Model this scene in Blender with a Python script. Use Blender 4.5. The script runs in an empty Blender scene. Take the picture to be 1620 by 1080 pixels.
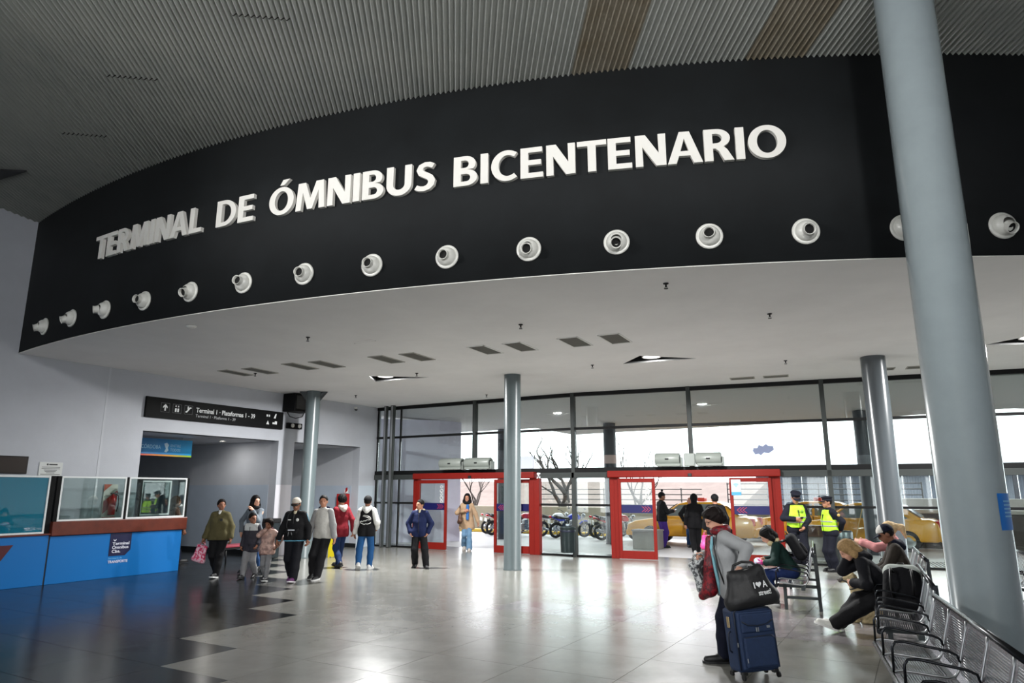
import bpy, bmesh, math, random
import numpy as np
from mathutils import Vector, Matrix

# ---------------------------------------------------------------- camera, sky, light, exposure
R = math.radians
scene = bpy.context.scene
col = scene.collection
CAM_H = 1.83
cam_data = bpy.data.cameras.new('camera')
cam_data.sensor_width = 36.0
cam_data.lens = 1085.0 / 1620.0 * 36.0
cam_data.clip_end = 400
cam = bpy.data.objects.new('camera', cam_data)
col.objects.link(cam)
cam.location = (0, 0, CAM_H)
cam.rotation_euler = (R(90) + math.atan(235 / 1085.0), 0, R(30.3))
scene.camera = cam

SKY = 3.7
world = bpy.data.worlds.new('overcast_sky')
scene.world = world
world.use_nodes = True
bg = world.node_tree.nodes['Background']
bg.inputs[0].default_value = (0.93, 0.96, 1.0, 1)
bg.inputs[1].default_value = SKY

scene.view_settings.view_transform = 'Standard'
scene.view_settings.look = 'None'
scene.view_settings.gamma = 1.0
scene.view_settings.use_curve_mapping = False
scene.view_settings.exposure = 0.38
try:
    scene.cycles.max_bounces = 8
    scene.cycles.transparent_max_bounces = 12
    scene.cycles.sample_clamp_indirect = 6.0
except Exception:
    pass

# ---------------------------------------------------------------- materials
def srgb(r, g, b):
    f = lambda c: (c / 255 / 12.92) if c / 255 <= 0.04045 else ((c / 255 + 0.055) / 1.055) ** 2.4
    return (f(r), f(g), f(b), 1)

MATS = {}
def mat(name, rgb, rough=0.6, metal=0.0, spec=0.5, noise=0.0, nscale=8.0, bump=0.0, bscale=60.0, rgb2=None,
        emit=0.0, coat=0.0, rvar=0.0):
    if name in MATS:
        return MATS[name]
    m = bpy.data.materials.new(name)
    m.use_nodes = True
    nt = m.node_tree
    b = nt.nodes['Principled BSDF']
    c = srgb(*rgb)
    b.inputs['Base Color'].default_value = c
    b.inputs['Roughness'].default_value = rough
    b.inputs['Metallic'].default_value = metal
    b.inputs['Specular IOR Level'].default_value = spec
    if coat:
        b.inputs['Coat Weight'].default_value = coat
        b.inputs['Coat Roughness'].default_value = 0.08
    if emit:
        b.inputs['Emission Color'].default_value = c
        b.inputs['Emission Strength'].default_value = emit
    if noise or bump or rvar:
        tc = nt.nodes.new('ShaderNodeTexCoord')
    if noise or rvar:
        n = nt.nodes.new('ShaderNodeTexNoise')
        n.inputs['Scale'].default_value = nscale
        n.inputs['Detail'].default_value = 6
        n.inputs['Roughness'].default_value = 0.65
        nt.links.new(tc.outputs['Object'], n.inputs['Vector'])
    if noise:
        ramp = nt.nodes.new('ShaderNodeValToRGB')
        ramp.color_ramp.elements[0].position = 0.3
        ramp.color_ramp.elements[1].position = 0.7
        c2 = srgb(*rgb2) if rgb2 else tuple(min(1, x * (1 + noise)) for x in c[:3]) + (1,)
        c1 = c if rgb2 else tuple(x * (1 - noise) for x in c[:3]) + (1,)
        ramp.color_ramp.elements[0].color = c1
        ramp.color_ramp.elements[1].color = c2
        nt.links.new(n.outputs['Fac'], ramp.inputs['Fac'])
        nt.links.new(ramp.outputs['Color'], b.inputs['Base Color'])
    if rvar:
        mr = nt.nodes.new('ShaderNodeMapRange')
        mr.inputs['To Min'].default_value = max(0.02, rough - rvar)
        mr.inputs['To Max'].default_value = rough + rvar
        nt.links.new(n.outputs['Fac'], mr.inputs['Value'])
        nt.links.new(mr.outputs['Result'], b.inputs['Roughness'])
    if bump:
        n2 = nt.nodes.new('ShaderNodeTexNoise')
        n2.inputs['Scale'].default_value = bscale
        n2.inputs['Detail'].default_value = 4
        nt.links.new(tc.outputs['Object'], n2.inputs['Vector'])
        bp = nt.nodes.new('ShaderNodeBump')
        bp.inputs['Strength'].default_value = bump
        bp.inputs['Distance'].default_value = 0.02
        nt.links.new(n2.outputs['Fac'], bp.inputs['Height'])
        nt.links.new(bp.outputs['Normal'], b.inputs['Normal'])
    MATS[name] = m
    return m

def glass_mat(name, tint=(255, 255, 255), refl=0.08, body=None, body_mix=0.0):
    if name in MATS:
        return MATS[name]
    m = bpy.data.materials.new(name)
    m.use_nodes = True
    nt = m.node_tree
    nt.nodes.remove(nt.nodes['Principled BSDF'])
    out = nt.nodes['Material Output']
    tr = nt.nodes.new('ShaderNodeBsdfTransparent')
    tr.inputs[0].default_value = srgb(*tint)
    gl = nt.nodes.new('ShaderNodeBsdfGlossy')
    gl.inputs['Roughness'].default_value = 0.02
    lw = nt.nodes.new('ShaderNodeLayerWeight')
    lw.inputs['Blend'].default_value = 0.25
    mul = nt.nodes.new('ShaderNodeMath'); mul.operation = 'MULTIPLY_ADD'
    mul.inputs[1].default_value = 0.5
    mul.inputs[2].default_value = refl
    nt.links.new(lw.outputs['Fresnel'], mul.inputs[0])
    mx = nt.nodes.new('ShaderNodeMixShader')
    nt.links.new(mul.outputs[0], mx.inputs[0])
    nt.links.new(gl.outputs[0], mx.inputs[2])
    if body:
        df = nt.nodes.new('ShaderNodeBsdfDiffuse')
        df.inputs[0].default_value = srgb(*body)
        mb = nt.nodes.new('ShaderNodeMixShader')
        mb.inputs[0].default_value = body_mix
        nt.links.new(tr.outputs[0], mb.inputs[1])
        nt.links.new(df.outputs[0], mb.inputs[2])
        nt.links.new(mb.outputs[0], mx.inputs[1])
    else:
        nt.links.new(tr.outputs[0], mx.inputs[1])
    nt.links.new(mx.outputs[0], out.inputs[0])
    MATS[name] = m
    return m

# ---------------------------------------------------------------- mesh helpers
class MB:
    """collects shapes; build() links them as ONE mesh object"""
    def __init__(self):
        self.v = []; self.f = []; self.sm = []
    def add(self, vs, fs, smooth=False, M=None):
        o = len(self.v)
        if M is not None:
            vs = [M @ Vector(p) for p in vs]
        self.v += [tuple(p) for p in vs]
        self.f += [tuple(i + o for i in f) for f in fs]
        self.sm += [smooth] * len(fs)
        return self
    def box(self, x0, x1, y0, y1, z0, z1, M=None):
        vs = [(x, y, z) for z in (z0, z1) for y in (y0, y1) for x in (x0, x1)]
        return self.add(vs, [(0, 2, 3, 1), (4, 5, 7, 6), (0, 1, 5, 4), (2, 6, 7, 3), (0, 4, 6, 2), (1, 3, 7, 5)], False, M)
    def bbox(self, x0, x1, y0, y1, z0, z1, b=0.01, M=None):
        """box with chamfered edges"""
        bm = bmesh.new()
        bmesh.ops.create_cube(bm, size=1.0)
        for v in bm.verts:
            v.co = Vector(((x0 + x1) / 2 + v.co.x * (x1 - x0), (y0 + y1) / 2 + v.co.y * (y1 - y0), (z0 + z1) / 2 + v.co.z * (z1 - z0)))
        bmesh.ops.bevel(bm, geom=list(bm.edges), offset=b, segments=2, affect='EDGES', profile=0.5)
        bm.verts.index_update()
        vs = [tuple(v.co) for v in bm.verts]; fs = [tuple(v.index for v in f.verts) for f in bm.faces]
        bm.free()
        return self.add(vs, fs, False, M)
    def cyl(self, p0, p1, r0, r1=None, n=16, cap=True, smooth=True):
        r1 = r0 if r1 is None else r1
        p0 = Vector(p0); p1 = Vector(p1); d = (p1 - p0).normalized()
        a = d.orthogonal().normalized(); b = d.cross(a)
        vs = []
        for p, r in ((p0, r0), (p1, r1)):
            for i in range(n):
                t = 2 * math.pi * i / n
                vs.append(p + a * (r * math.cos(t)) + b * (r * math.sin(t)))
        fs = [(i, (i + 1) % n, n + (i + 1) % n, n + i) for i in range(n)]
        self.add(vs, fs, smooth)
        if cap:
            o = len(self.v) - 2 * n
            self.f += [tuple(o + i for i in range(n))[::-1], tuple(o + n + i for i in range(n))]; self.sm += [False, False]
        return self
    def tube(self, pts, r, n=8, closed=False, cap=True):
        pts = [Vector(p) for p in pts]
        rs = r if isinstance(r, (list, tuple)) else [r] * len(pts)
        N = len(pts); vs = []; prev = None
        for i, p in enumerate(pts):
            if closed: d = pts[(i + 1) % N] - pts[i - 1]
            elif i == 0: d = pts[1] - pts[0]
            elif i == N - 1: d = pts[-1] - pts[-2]
            else: d = (pts[i + 1] - p).normalized() + (p - pts[i - 1]).normalized()
            d = d.normalized() if d.length > 1e-9 else Vector((0, 0, 1))
            a = (prev - d * prev.dot(d)) if prev is not None else d.orthogonal()
            a = a.normalized() if a.length > 1e-6 else d.orthogonal().normalized()
            prev = a; b = d.cross(a)
            for k in range(n):
                t = 2 * math.pi * k / n
                vs.append(p + a * (rs[i] * math.cos(t)) + b * (rs[i] * math.sin(t)))
        fs = []
        for i in range(N if closed else N - 1):
            j = (i + 1) % N
            for k in range(n):
                fs.append((i * n + k, i * n + (k + 1) % n, j * n + (k + 1) % n, j * n + k))
        self.add(vs, fs, True)
        if cap and not closed:
            o = len(self.v) - N * n
            self.f += [tuple(o + k for k in range(n))[::-1], tuple(o + (N - 1) * n + k for k in range(n))]; self.sm += [False, False]
        return self
    def prism(self, poly, z0, z1, M=None):
        """polygon (list of xy) extruded along z; may be concave"""
        bm = bmesh.new()
        vs = [bm.verts.new((p[0], p[1], z0)) for p in poly]
        f = bm.faces.new(vs)
        r = bmesh.ops.extrude_face_region(bm, geom=[f])
        for g in r['geom']:
            if isinstance(g, bmesh.types.BMVert): g.co.z = z1
        bmesh.ops.recalc_face_normals(bm, faces=list(bm.faces))
        bmesh.ops.triangulate(bm, faces=[q for q in bm.faces if len(q.verts) > 4])
        bm.verts.index_update()
        V = [tuple(v.co) for v in bm.verts]; F = [tuple(v.index for v in q.verts) for q in bm.faces]
        bm.free()
        return self.add(V, F, False, M)
    def lathe(self, prof, n=24, M=None, smooth=True):
        """prof: list of (r, z)"""
        vs = []; N = len(prof)
        for r, z in prof:
            for k in range(n):
                t = 2 * math.pi * k / n
                vs.append((r * math.cos(t), r * math.sin(t), z))
        fs = [(i * n + k, i * n + (k + 1) % n, (i + 1) * n + (k + 1) % n, (i + 1) * n + k) for i in range(N - 1) for k in range(n)]
        return self.add(vs, fs, smooth, M)
    def mesh(self, name, m=None):
        me = bpy.data.meshes.new(name)
        me.from_pydata(self.v, [], self.f)
        me.polygons.foreach_set('use_smooth', self.sm)
        if m: me.materials.append(m)
        me.update()
        return me
    def build(self, name, m, parent=None):
        return link(name, self.mesh(name, m), parent)

def link(name, data, parent=None, M=None):
    o = bpy.data.objects.new(name, data)
    col.objects.link(o)
    if parent is not None: o.parent = parent
    if M is not None: o.matrix_local = M
    return o
def tag(o, label=None, cat=None, group=None, kind=None):
    if label: o['label'] = label
    if cat: o['category'] = cat
    if group: o['group'] = group
    if kind: o['kind'] = kind
    return o
def thing(name, label=None, cat=None, loc=(0, 0, 0), rz=0.0, group=None, kind=None):
    o = bpy.data.objects.new(name, None)
    o.empty_display_size = 0.1
    col.objects.link(o)
    o.location = loc; o.rotation_euler = (0, 0, rz)
    return tag(o, label, cat, group, kind)
def copy_tree(o, parent=None):
    c = o.copy(); col.objects.link(c); c.parent = parent
    for ch in list(o.children):
        copy_tree(ch, c)
    return c
def frame(origin, xdir, ydir):
    """4x4 with local x, y axes (z = x cross y)"""
    x = Vector(xdir).normalized(); z = x.cross(Vector(ydir)).normalized(); y = z.cross(x)
    M = Matrix((x, y, z)).transposed().to_4x4(); M.translation = Vector(origin)
    return M
def text_mesh(txt, size=1.0, extrude=0.0, offset=0.0, align='LEFT', spacing=1.0, shear=0.0):
    cu = bpy.data.curves.new('lettering', 'FONT')
    cu.body = txt; cu.size = size; cu.extrude = extrude; cu.offset = offset
    cu.align_x = align; cu.space_character = spacing; cu.shear = shear
    cu.resolution_u = 4
    ob = bpy.data.objects.new('lettering', cu)
    col.objects.link(ob)
    dg = bpy.context.evaluated_depsgraph_get()
    me = bpy.data.meshes.new_from_object(ob.evaluated_get(dg))
    bpy.data.objects.remove(ob); bpy.data.curves.remove(cu)
    return me
def put_text(txt, name, m, parent, M, height, width=None, extrude=0.002, offset=0.0, align='LEFT', label=None):
    """flat lettering laid in the xy plane of M; height = cap height, width fits the line when given"""
    me = text_mesh(txt, 1.0, 0.0, offset, 'LEFT')
    xs = [v.co.x for v in me.vertices]; ys = [v.co.y for v in me.vertices]
    s = height / 0.727
    sx = s if not width else width / (max(xs) - min(xs))
    ox = -min(xs) * sx
    if align == 'CENTER': ox -= (max(xs) - min(xs)) * sx / 2
    for v in me.vertices:
        v.co = M @ Vector((v.co.x * sx + ox, v.co.y * s, extrude))
    me.materials.clear(); me.materials.append(m)
    o = link(name, me, parent)
    if label: o['label'] = label
    return o
# ================================================================ THE SETTING
CEIL = 4.64                       # soffit of the lower ceiling over the doors
AC, AR = Vector((-12.03, 34.81)), 28.12   # plan circle of the black wall
def arc(deg, r=AR):
    return Vector((AC.x + r * math.cos(R(deg)), AC.y + r * math.sin(R(deg))))
ROOF_A, ROOF_B, ROOF_C = 8.430, 0.0100, -0.0999
def roof_z(x, y): return ROOF_A + ROOF_B * x + ROOF_C * y
WALL_X = -16.13
KX, KY, KA = -8.60, 18.33, math.atan(0.147)     # kink of the glass front
def front_y(x): return 18.35 if x < KX else KY + (x - KX) * 0.147

M_wall = mat('painted_wall', (182, 185, 192), 0.55, noise=0.05, nscale=1.2, bump=0.06, bscale=30)
M_wallb = mat('blue_grey_paint', (176, 188, 202), 0.5, noise=0.05, nscale=2)
M_walls = mat('corridor_paint', (190, 193, 199), 0.5, noise=0.04, nscale=2)
M_black = mat('black_wall_paint', (20, 23, 25), 0.75, spec=.25, noise=0.25, nscale=1.3, bump=0.05, bscale=12)
M_soffit = mat('soffit_paint', (236, 235, 234), 0.7, noise=0.05, nscale=0.6, bump=0.03, bscale=8)
M_frame = mat('dark_window_frame', (13, 14, 15), 0.55, metal=0.0, spec=.25)
M_greyframe = mat('grey_window_frame', (58, 62, 61), 0.5, metal=0.0, spec=.3)
M_glass = glass_mat('window_glass', (240, 246, 244), 0.05)
M_red = mat('red_door_paint', (122, 23, 15), 0.5, spec=0.25, noise=0.06, nscale=6)
M_blue = mat('blue_stripe', (10, 14, 74), 0.4)
M_chev = mat('red_chevron', (170, 52, 70), 0.5)
M_colm = mat('grey_column_paint', (146, 157, 161), 0.22, spec=0.5, noise=0.05, nscale=3, coat=0.4)
M_colm2 = mat('grey_column_paint_b', (88, 98, 100), 0.3, spec=0.4, noise=0.05, nscale=3)
M_dark = mat('black_plastic', (18, 18, 20), 0.5)
M_white = mat('white_plastic', (232, 232, 228), 0.35)
M_alu = mat('brushed_aluminium', (176, 178, 180), 0.3, metal=0.9)

# ---- floor: real tiles on a screed, two colours laid in steps
def floor_mat(name, a, b, rough, rv, spec=.85):
    return mat(name, a, rough, noise=0.01, nscale=1.7, rgb2=b, rvar=rv, bump=0.03, bscale=5, spec=spec)
M_tile = floor_mat('grey_stone_tile', (112, 112, 105), (128, 126, 120), 0.24, 0.07)
M_tile2 = floor_mat('mauve_stone_tile', (102, 98, 98), (136, 131, 132), 0.22, 0.08)
M_tiled = floor_mat('black_stone_tile', (13, 14, 15), (27, 28, 29), 0.2, 0.08, .22)
M_grout = mat('floor_grout', (58, 56, 54), 0.8)
floor = MB().box(-26, 12, -15, 19.9, -0.3, -0.006).build('floor', M_grout)
tag(floor, 'polished grey and black stone floor of the terminal hall', None, kind='structure')
TX, TY = 1.10, 0.97
gx0, gy0 = -2.8, 5.87
def dark_bound(y):
    if y < 4.9: return -5.8
    if y < 5.87: return -6.95
    if y < 7.81: return -8.1
    if y < 8.78: return -9.25
    if y < 9.75: return -10.4
    if y < 10.72: return -11.55
    if y < 11.69: return -12.65
    return -13.75 - (y - 11.69) * 1.05
rng = random.Random(4)
tile_me = {}
ntile = 0
far = {k: MB() for k in ('l', 'd', 'm')}
for j in range(-22, 15):
    for i in range(-21, 14):
        x0, y0 = gx0 + i * TX, gy0 + j * TY
        if x0 + TX < -25 or x0 > 11.5 or y0 + TY < -15: continue
        if y0 > front_y(x0) + 0.4: continue
        if x0 < -17 and not (10.0 < y0 < 19): continue
        xc, yc = x0 + TX / 2, y0 + TY / 2
        k = 'd' if xc < dark_bound(yc) else ('m' if (-6 < xc < 1.5 and 9.6 < yc < 17 and rng.random() < 0.62) else 'l')
        cx, cy = math.cos(R(30.3)), math.sin(R(30.3))
        dep = -cy * xc + cx * yc; lat = cx * xc + cy * yc
        vis = dep > 5.4 and abs(lat) < dep * 0.78 + 1.2 and x0 > -16.5
        if vis and ntile < 296:
            if k not in tile_me:
                g = 0.0025
                b = MB().box(-TX / 2 + g, TX / 2 - g, -TY / 2 + g, TY / 2 - g, -0.012, 0)
                tile_me[k] = b.mesh('floor_tile', {'l': M_tile, 'd': M_tiled, 'm': M_tile2}[k])
            link('floor_tile', tile_me[k], floor, Matrix.Translation((xc, yc, 0)))
            ntile += 1
        else:
            far[k].box(x0 + .0025, x0 + TX - .0025, y0 + .0025, y0 + TY - .0025, -0.012, 0)
for k, m in (('l', M_tile), ('d', M_tiled), ('m', M_tile2)):
    if far[k].v: tag(far[k].build('outlying_tiles', m, floor), kind='stuff')

# ---- left wall with two corridor openings
WT = 0.3
wl = MB()
def wl_box(y0, y1, z0, z1): wl.box(WALL_X - WT, WALL_X, y0, y1, z0, z1)
wl_box(-13, 6.6, 0, 9.4)
wl_box(6.6, 9.90, 0, 7.9)
wl_box(9.90, 14.05, 3.24, 7.9)
wl_box(14.05, 14.65, 0, 7.9)
wl_box(14.65, 17.50, 3.24, 7.9)
wl_box(17.50, 18.5, 0, 7.9)
wl_o = wl.build('wall_left', M_wall); tag(wl_o, 'pale grey painted side wall with two corridor openings', kind='structure')
g = MB(); g.box(WALL_X - 0.004, WALL_X + 0.006, 8.915, 8.965, 1.0, 4.64); g.build('joint_strip', M_walls, wl_o)
MB().box(WALL_X - 0.005, WALL_X + 0.003, 14.06, 14.64, 0, 1.98).build('pillar_panel', mat('pillar_panel', (214, 212, 218), 0.4), wl_o)
MB().box(WALL_X - 0.005, WALL_X + 0.003, 17.51, 18.3, 0, 1.98).build('pillar_panel', mat('pillar_panel2', (186, 196, 206), 0.45), wl_o)

def corridor(idx, y0, y1, deep, name):
    b = MB()
    b.box(WALL_X - deep, WALL_X - WT, y1, y1 + 0.2, 1.98, 3.24)
    b.box(WALL_X - deep, WALL_X - WT, y0 - 0.2, y0, 1.98, 3.24)
    b.box(WALL_X - deep - 0.2, WALL_X - deep, y0 - 0.2, y1 + 0.2, 1.98, 3.24)
    o = b.build('wall_' + name, M_walls); tag(o, 'grey corridor walls behind the side wall opening', kind='structure')
    d = MB()
    d.box(WALL_X - deep, WALL_X - WT, y1 - 0.004, y1 + 0.2, 0, 1.98)
    d.box(WALL_X - deep, WALL_X - WT, y0 - 0.2, y0 + 0.004, 0, 1.98)
    d.box(WALL_X - deep - 0.2, WALL_X - deep + 0.004, y0 - 0.2, y1 + 0.2, 0, 1.98)
    d.build('dado_paint', M_wallb, o)
    s = MB()
    s.box(WALL_X - deep, WALL_X - 0.001, y1 - 0.02, y1, 0, 0.13)
    s.box(WALL_X - deep, WALL_X - 0.001, y0, y0 + 0.02, 0, 0.13)
    tag(s.build('baseboard_' + name, mat('dark_skirting', (22, 24, 26), 0.4)), 'dark skirting along the corridor', kind='structure')
    c = MB().box(WALL_X - deep, WALL_X - 0.002, y0, y1, 3.24, 3.34)
    tag(c.build('ceiling_' + name, M_walls), 'flat grey corridor ceiling', kind='structure')
corridor(1, 9.90, 14.05, 9.0, 'corridor')
corridor(2, 14.65, 17.50, 6.0, 'passage')
def downlight(x, y, z, pw, label):
    t = thing('ceiling_downlight', label, 'lamp', (x, y, z))
    MB().lathe([(0.10, 0), (0.10, -0.012), (0.085, -0.014), (0.08, 0)], 20).build('rim', M_white, t)
    MB().lathe([(0.0, -0.004), (0.08, -0.004)], 20).build('diffuser', mat('lamp_diffuser', (255, 250, 240), emit=8.0), t)
    l = bpy.data.lights.new('downlight', 'AREA'); l.shape = 'DISK'; l.size = 0.16; l.energy = pw; l.color = (1, .97, .92)
    lo = link('light', l, t); lo.location = (0, 0, -0.02)
    return t
downlight(-17.6, 13.25, 3.238, 9, 'small round recessed lamp in the corridor ceiling by the blue banner')
downlight(-18.6, 15.7, 3.238, 7, 'small round recessed lamp in the passage behind the column')

# ---- black curved wall
N = 96
b = MB()
A0, A1 = -98.4, -45.0
vs = []; fs = []
for i in range(N + 1):
    a = A0 + (A1 - A0) * i / N
    for r, zz in ((AR, 0), (AR - 0.2, 0), (AR - 0.2, 1), (AR, 1)):
        p = arc(a, r)
        vs.append((p.x, p.y, CEIL + 0.002 if zz == 0 else roof_z(p.x, p.y) + 0.02))
for i in range(N):
    for k in range(4):
        fs.append((i * 4 + k, i * 4 + (k + 1) % 4, (i + 1) * 4 + (k + 1) % 4, (i + 1) * 4 + k))
b.add(vs, fs, True)
wf = b.build('wall_front', M_black); tag(wf, 'tall curved black wall above the lower ceiling', kind='structure')
b = MB(); b.tube([(*arc(A0 + (A1 - A0) * i / N, AR + 0.004), CEIL + 0.003) for i in range(N + 1)], 0.007, 6)
tag(b.build('trim_1', M_white), 'thin white edge bead under the black wall', kind='structure')

# ---- lower ceiling with three triangular recesses
tri = [[(-11.75, 12.95), (-12.2, 13.72), (-10.55, 13.86)], [(-5.58, 14.56), (-4.92, 13.84), (-3.95, 14.74)], [(1.35, 16.22), (2.3, 15.45), (3.0, 16.9)]]
outer = [tuple(arc(A0 + (A1 - A0) * i / 96, AR + 0.004)) for i in range(97)]
outer = [p for p in outer if p[0] < 9.0]
outer[0] = (WALL_X - 0.05, outer[0][1])
outer += [(9.0, front_y(9.0)), (KX, KY + 0.02), (WALL_X - 0.05, 18.37)]
bm = bmesh.new()
edges = []
for loop in [outer] + tri:
    vv = [bm.verts.new((p[0], p[1], CEIL)) for p in loop]
    edges += [bm.edges.new((vv[i], vv[(i + 1) % len(vv)])) for i in range(len(vv))]
bmesh.ops.triangle_fill(bm, use_beauty=True, edges=edges)
for f in list(bm.faces):
    c = f.calc_center_median()
    for t in tri:
        s = [(t[(k + 1) % 3][0] - t[k][0]) * (c.y - t[k][1]) - (t[(k + 1) % 3][1] - t[k][1]) * (c.x - t[k][0]) for k in range(3)]
        if all(q > 0 for q in s) or all(q < 0 for q in s):
            bm.faces.remove(f); break
bmesh.ops.recalc_face_normals(bm, faces=list(bm.faces))
me = bpy.data.meshes.new('ceiling'); bm.to_mesh(me); bm.free(); me.materials.append(M_soffit)
soffit = link('ceiling', me); tag(soffit, 'flat white plaster ceiling over the doors', kind='structure')
M_recess = mat('recess_black', (10, 10, 10), 0.8)
lampspec = ['triangular black ceiling recess with a round lamp, the one left of the middle column',
            'triangular black ceiling recess with a round lamp, the one right of the middle column',
            'triangular black ceiling recess with a lamp behind the tall right column']
lamppos = [(-11.62, 13.42, 0.30), (-4.82, 14.32, 0.30), (2.15, 16.1, 0.34)]
for t, lb, (lx, ly, lr) in zip(tri, lampspec, lamppos):
    e = thing('recessed_lamp', lb, 'lamp', (lx, ly, CEIL), group='triangular ceiling lamps')
    pts = [(p[0] - lx, p[1] - ly) for p in t]
    w = MB()
    for k in range(3):
        p, q = pts[k], pts[(k + 1) % 3]
        w.add([(p[0], p[1], 0), (q[0], q[1], 0), (q[0], q[1], .35), (p[0], p[1], .35)], [(0, 1, 2, 3)])
    w.add([(*p, .35) for p in pts], [(0, 1, 2)])
    w.build('recess_box', M_recess, e)
    MB().lathe([(0, 0.05), (lr * .62, 0.05)], 28).build('diffuser', mat('ceiling_lamp_glow', (255, 250, 246), emit=5.0), e)
    ld = bpy.data.lights.new('recess_light', 'AREA'); ld.shape = 'DISK'; ld.size = lr; ld.energy = 520; ld.color = (1, 1, .99)
    link('light', ld, e).location = (0, 0, 0.04)
    MB().lathe([(lr * .62, 0.045), (lr * .70, 0.04), (lr * .70, 0.2)], 28).build('rim', M_white, e)

# ---- corrugated roof in separate sheets
ud = Vector((0.8227, 0.5685, 0)); vd = Vector((-0.5685, 0.8227, 0))
def slope(d): return Vector((d.x, d.y, ROOF_B * d.x + ROOF_C * d.y))
U, V = slope(ud), slope(vd)
def roofmat(name, rgb, rgb2):
    return mat(name, rgb, 0.5, metal=0.15, noise=0.05, nscale=0.9, rgb2=rgb2)
M_roof = roofmat('corrugated_sheet', (168, 172, 168), (186, 188, 182))
M_roofr = roofmat('rust_stained_sheet', (132, 118, 94), (170, 164, 150))
deck = MB()
zs = lambda x, y: roof_z(x, y) + 0.06
q = [(-27, -16), (14, -16), (14, 26), (-27, 26)]
deck.add([(x, y, zs(x, y)) for x, y in q] + [(x, y, zs(x, y) + .1) for x, y in q], [(0, 1, 2, 3), (7, 6, 5, 4), (0, 4, 5, 1), (1, 5, 6, 2), (2, 6, 7, 3), (3, 7, 4, 0)])
roof = deck.build('ceiling_roof', mat('roof_deck', (60, 60, 60), 0.8)); tag(roof, 'sloping roof deck above the corrugated metal sheets', kind='structure')
PW, NC = 0.076, 10
SW = PW * NC
SL0, SL1 = -14.0, 26.0
vs = []; fs = []
nsub = 8
for r_, v_ in enumerate((SL0, SL1)):
    for i in range(NC * nsub + 2):
        u_ = i * PW / nsub
        vs.append((u_, v_, 0.019 * math.cos(2 * math.pi * u_ / PW) + (0.0015 if i > NC * nsub else 0)))
nrow = NC * nsub + 2
for i in range(nrow - 1): fs.append((i, i + 1, nrow + i + 1, nrow + i))
sheet = {}
for key, m in (('a', M_roof), ('r', M_roofr)):
    sm = MB().add(vs, fs, True); sheet[key] = sm.mesh('roof_sheet', m)
Wn = U.cross(V).normalized()
MR = Matrix((U, V, Wn)).transposed().to_4x4()
STAIN = set()
for k in range(-28, 30):
    o = Vector((0, 0, 0)) + ud * (k * SW)
    o.z = roof_z(o.x, o.y)
    M = MR.copy(); M.translation = o
    s = link('roof_sheet', sheet['r' if k in (2, 5) else 'a'], roof, M)
    for kk, v_ in ((-7, 9.54), (-4, 8.05), (-9, 11.21), (-11, 6.0), (1, 5.6)):
        if kk == k:                     # dark seam strip at the end lap where two lengths of sheet overlap
            lv = [(i * PW / nsub, v_ + dv, 0.019 * math.cos(2 * math.pi * i / nsub) - .004) for dv in (0, .022) for i in range(NC * nsub + 1)]
            n1 = NC * nsub + 1
            MB().add(lv, [(i, i + 1, n1 + i + 1, n1 + i) for i in range(n1 - 1)], True).build('end_lap', mat('lap_seam', (58, 56, 52), .8), s)

# ---- rest of the hall behind the photographer: rear and right wall with tall windows
def band_wall(name, p0, p1, top0, top1, openings, label, th=0.3):
    p0 = Vector(p0); p1 = Vector(p1); L = (p1 - p0).length; d = (p1 - p0) / L
    M = frame((p0.x, p0.y, 0), (d.x, d.y, 0), (-d.y, d.x, 0))
    w = MB(); s = 0
    H = max(top0, top1)
    for a, b2, z0, z1 in openings:
        w.box(s, a, 0, th, 0, H, M); w.box(a, b2, 0, th, 0, z0, M); w.box(a, b2, 0, th, z1, H, M); s = b2
    w.box(s, L, 0, th, 0, H, M)
    return tag(w.build(name, M_wall), label, kind='structure')
band_wall('wall_rear', (12, -14.5), (-16.1, -14.5), 9.2, 9.2, [(1, 9, 0.2, 2.7), (10, 18, 0.2, 2.7), (19, 27, 0.2, 2.7)], 'rear wall of the hall with wide openings')
band_wall('wall_right', (9.2, 24.5), (9.2, -14.5), 9.6, 9.6, [(27.5, 29.5, 0.5, 8.3), (31, 32.6, 0.5, 8.3), (34, 35.6, 0.5, 8.3)], 'right wall of the hall with wide openings', 0.3)

# ---- hanging lamps added out of view behind the camera to brighten the hall
def added_pendant(x, y, label):
    zt = roof_z(x, y); zl = 6.4
    t = thing('added_pendant_lamp', label, 'lamp', (x, y, zl), group='added hall lamps')
    MB().cyl((0, 0, .3), (0, 0, zt - zl), .012, n=8).build('cord', M_dark, t)
    MB().lathe([(.03, .32), (.10, .28), (.22, .12), (.27, .0), (.26, .0), (.21, .11), (.09, .26)], 28).build('shade', M_greyframe, t)
    MB().lathe([(0, .10), (.16, .10), (.17, .12)], 24).build('diffuser', mat('added_pendant_glow', (255, 250, 242), emit=6.0), t)
    ld = bpy.data.lights.new('added_pendant_light', 'SPOT'); ld.energy = 1100; ld.spot_size = R(115); ld.spot_blend = .6; ld.shadow_soft_size = .16; ld.color = (1, .99, .97)
    link('light', ld, t).location = (0, 0, .08)
for x, y, w_ in ((-5.5, -4.5, 'behind the photographer to the left'), (1.5, -6.0, 'behind the photographer to the right')):
    added_pendant(x, y, 'round added lamp hanging unseen from the roof, ' + w_)

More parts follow.
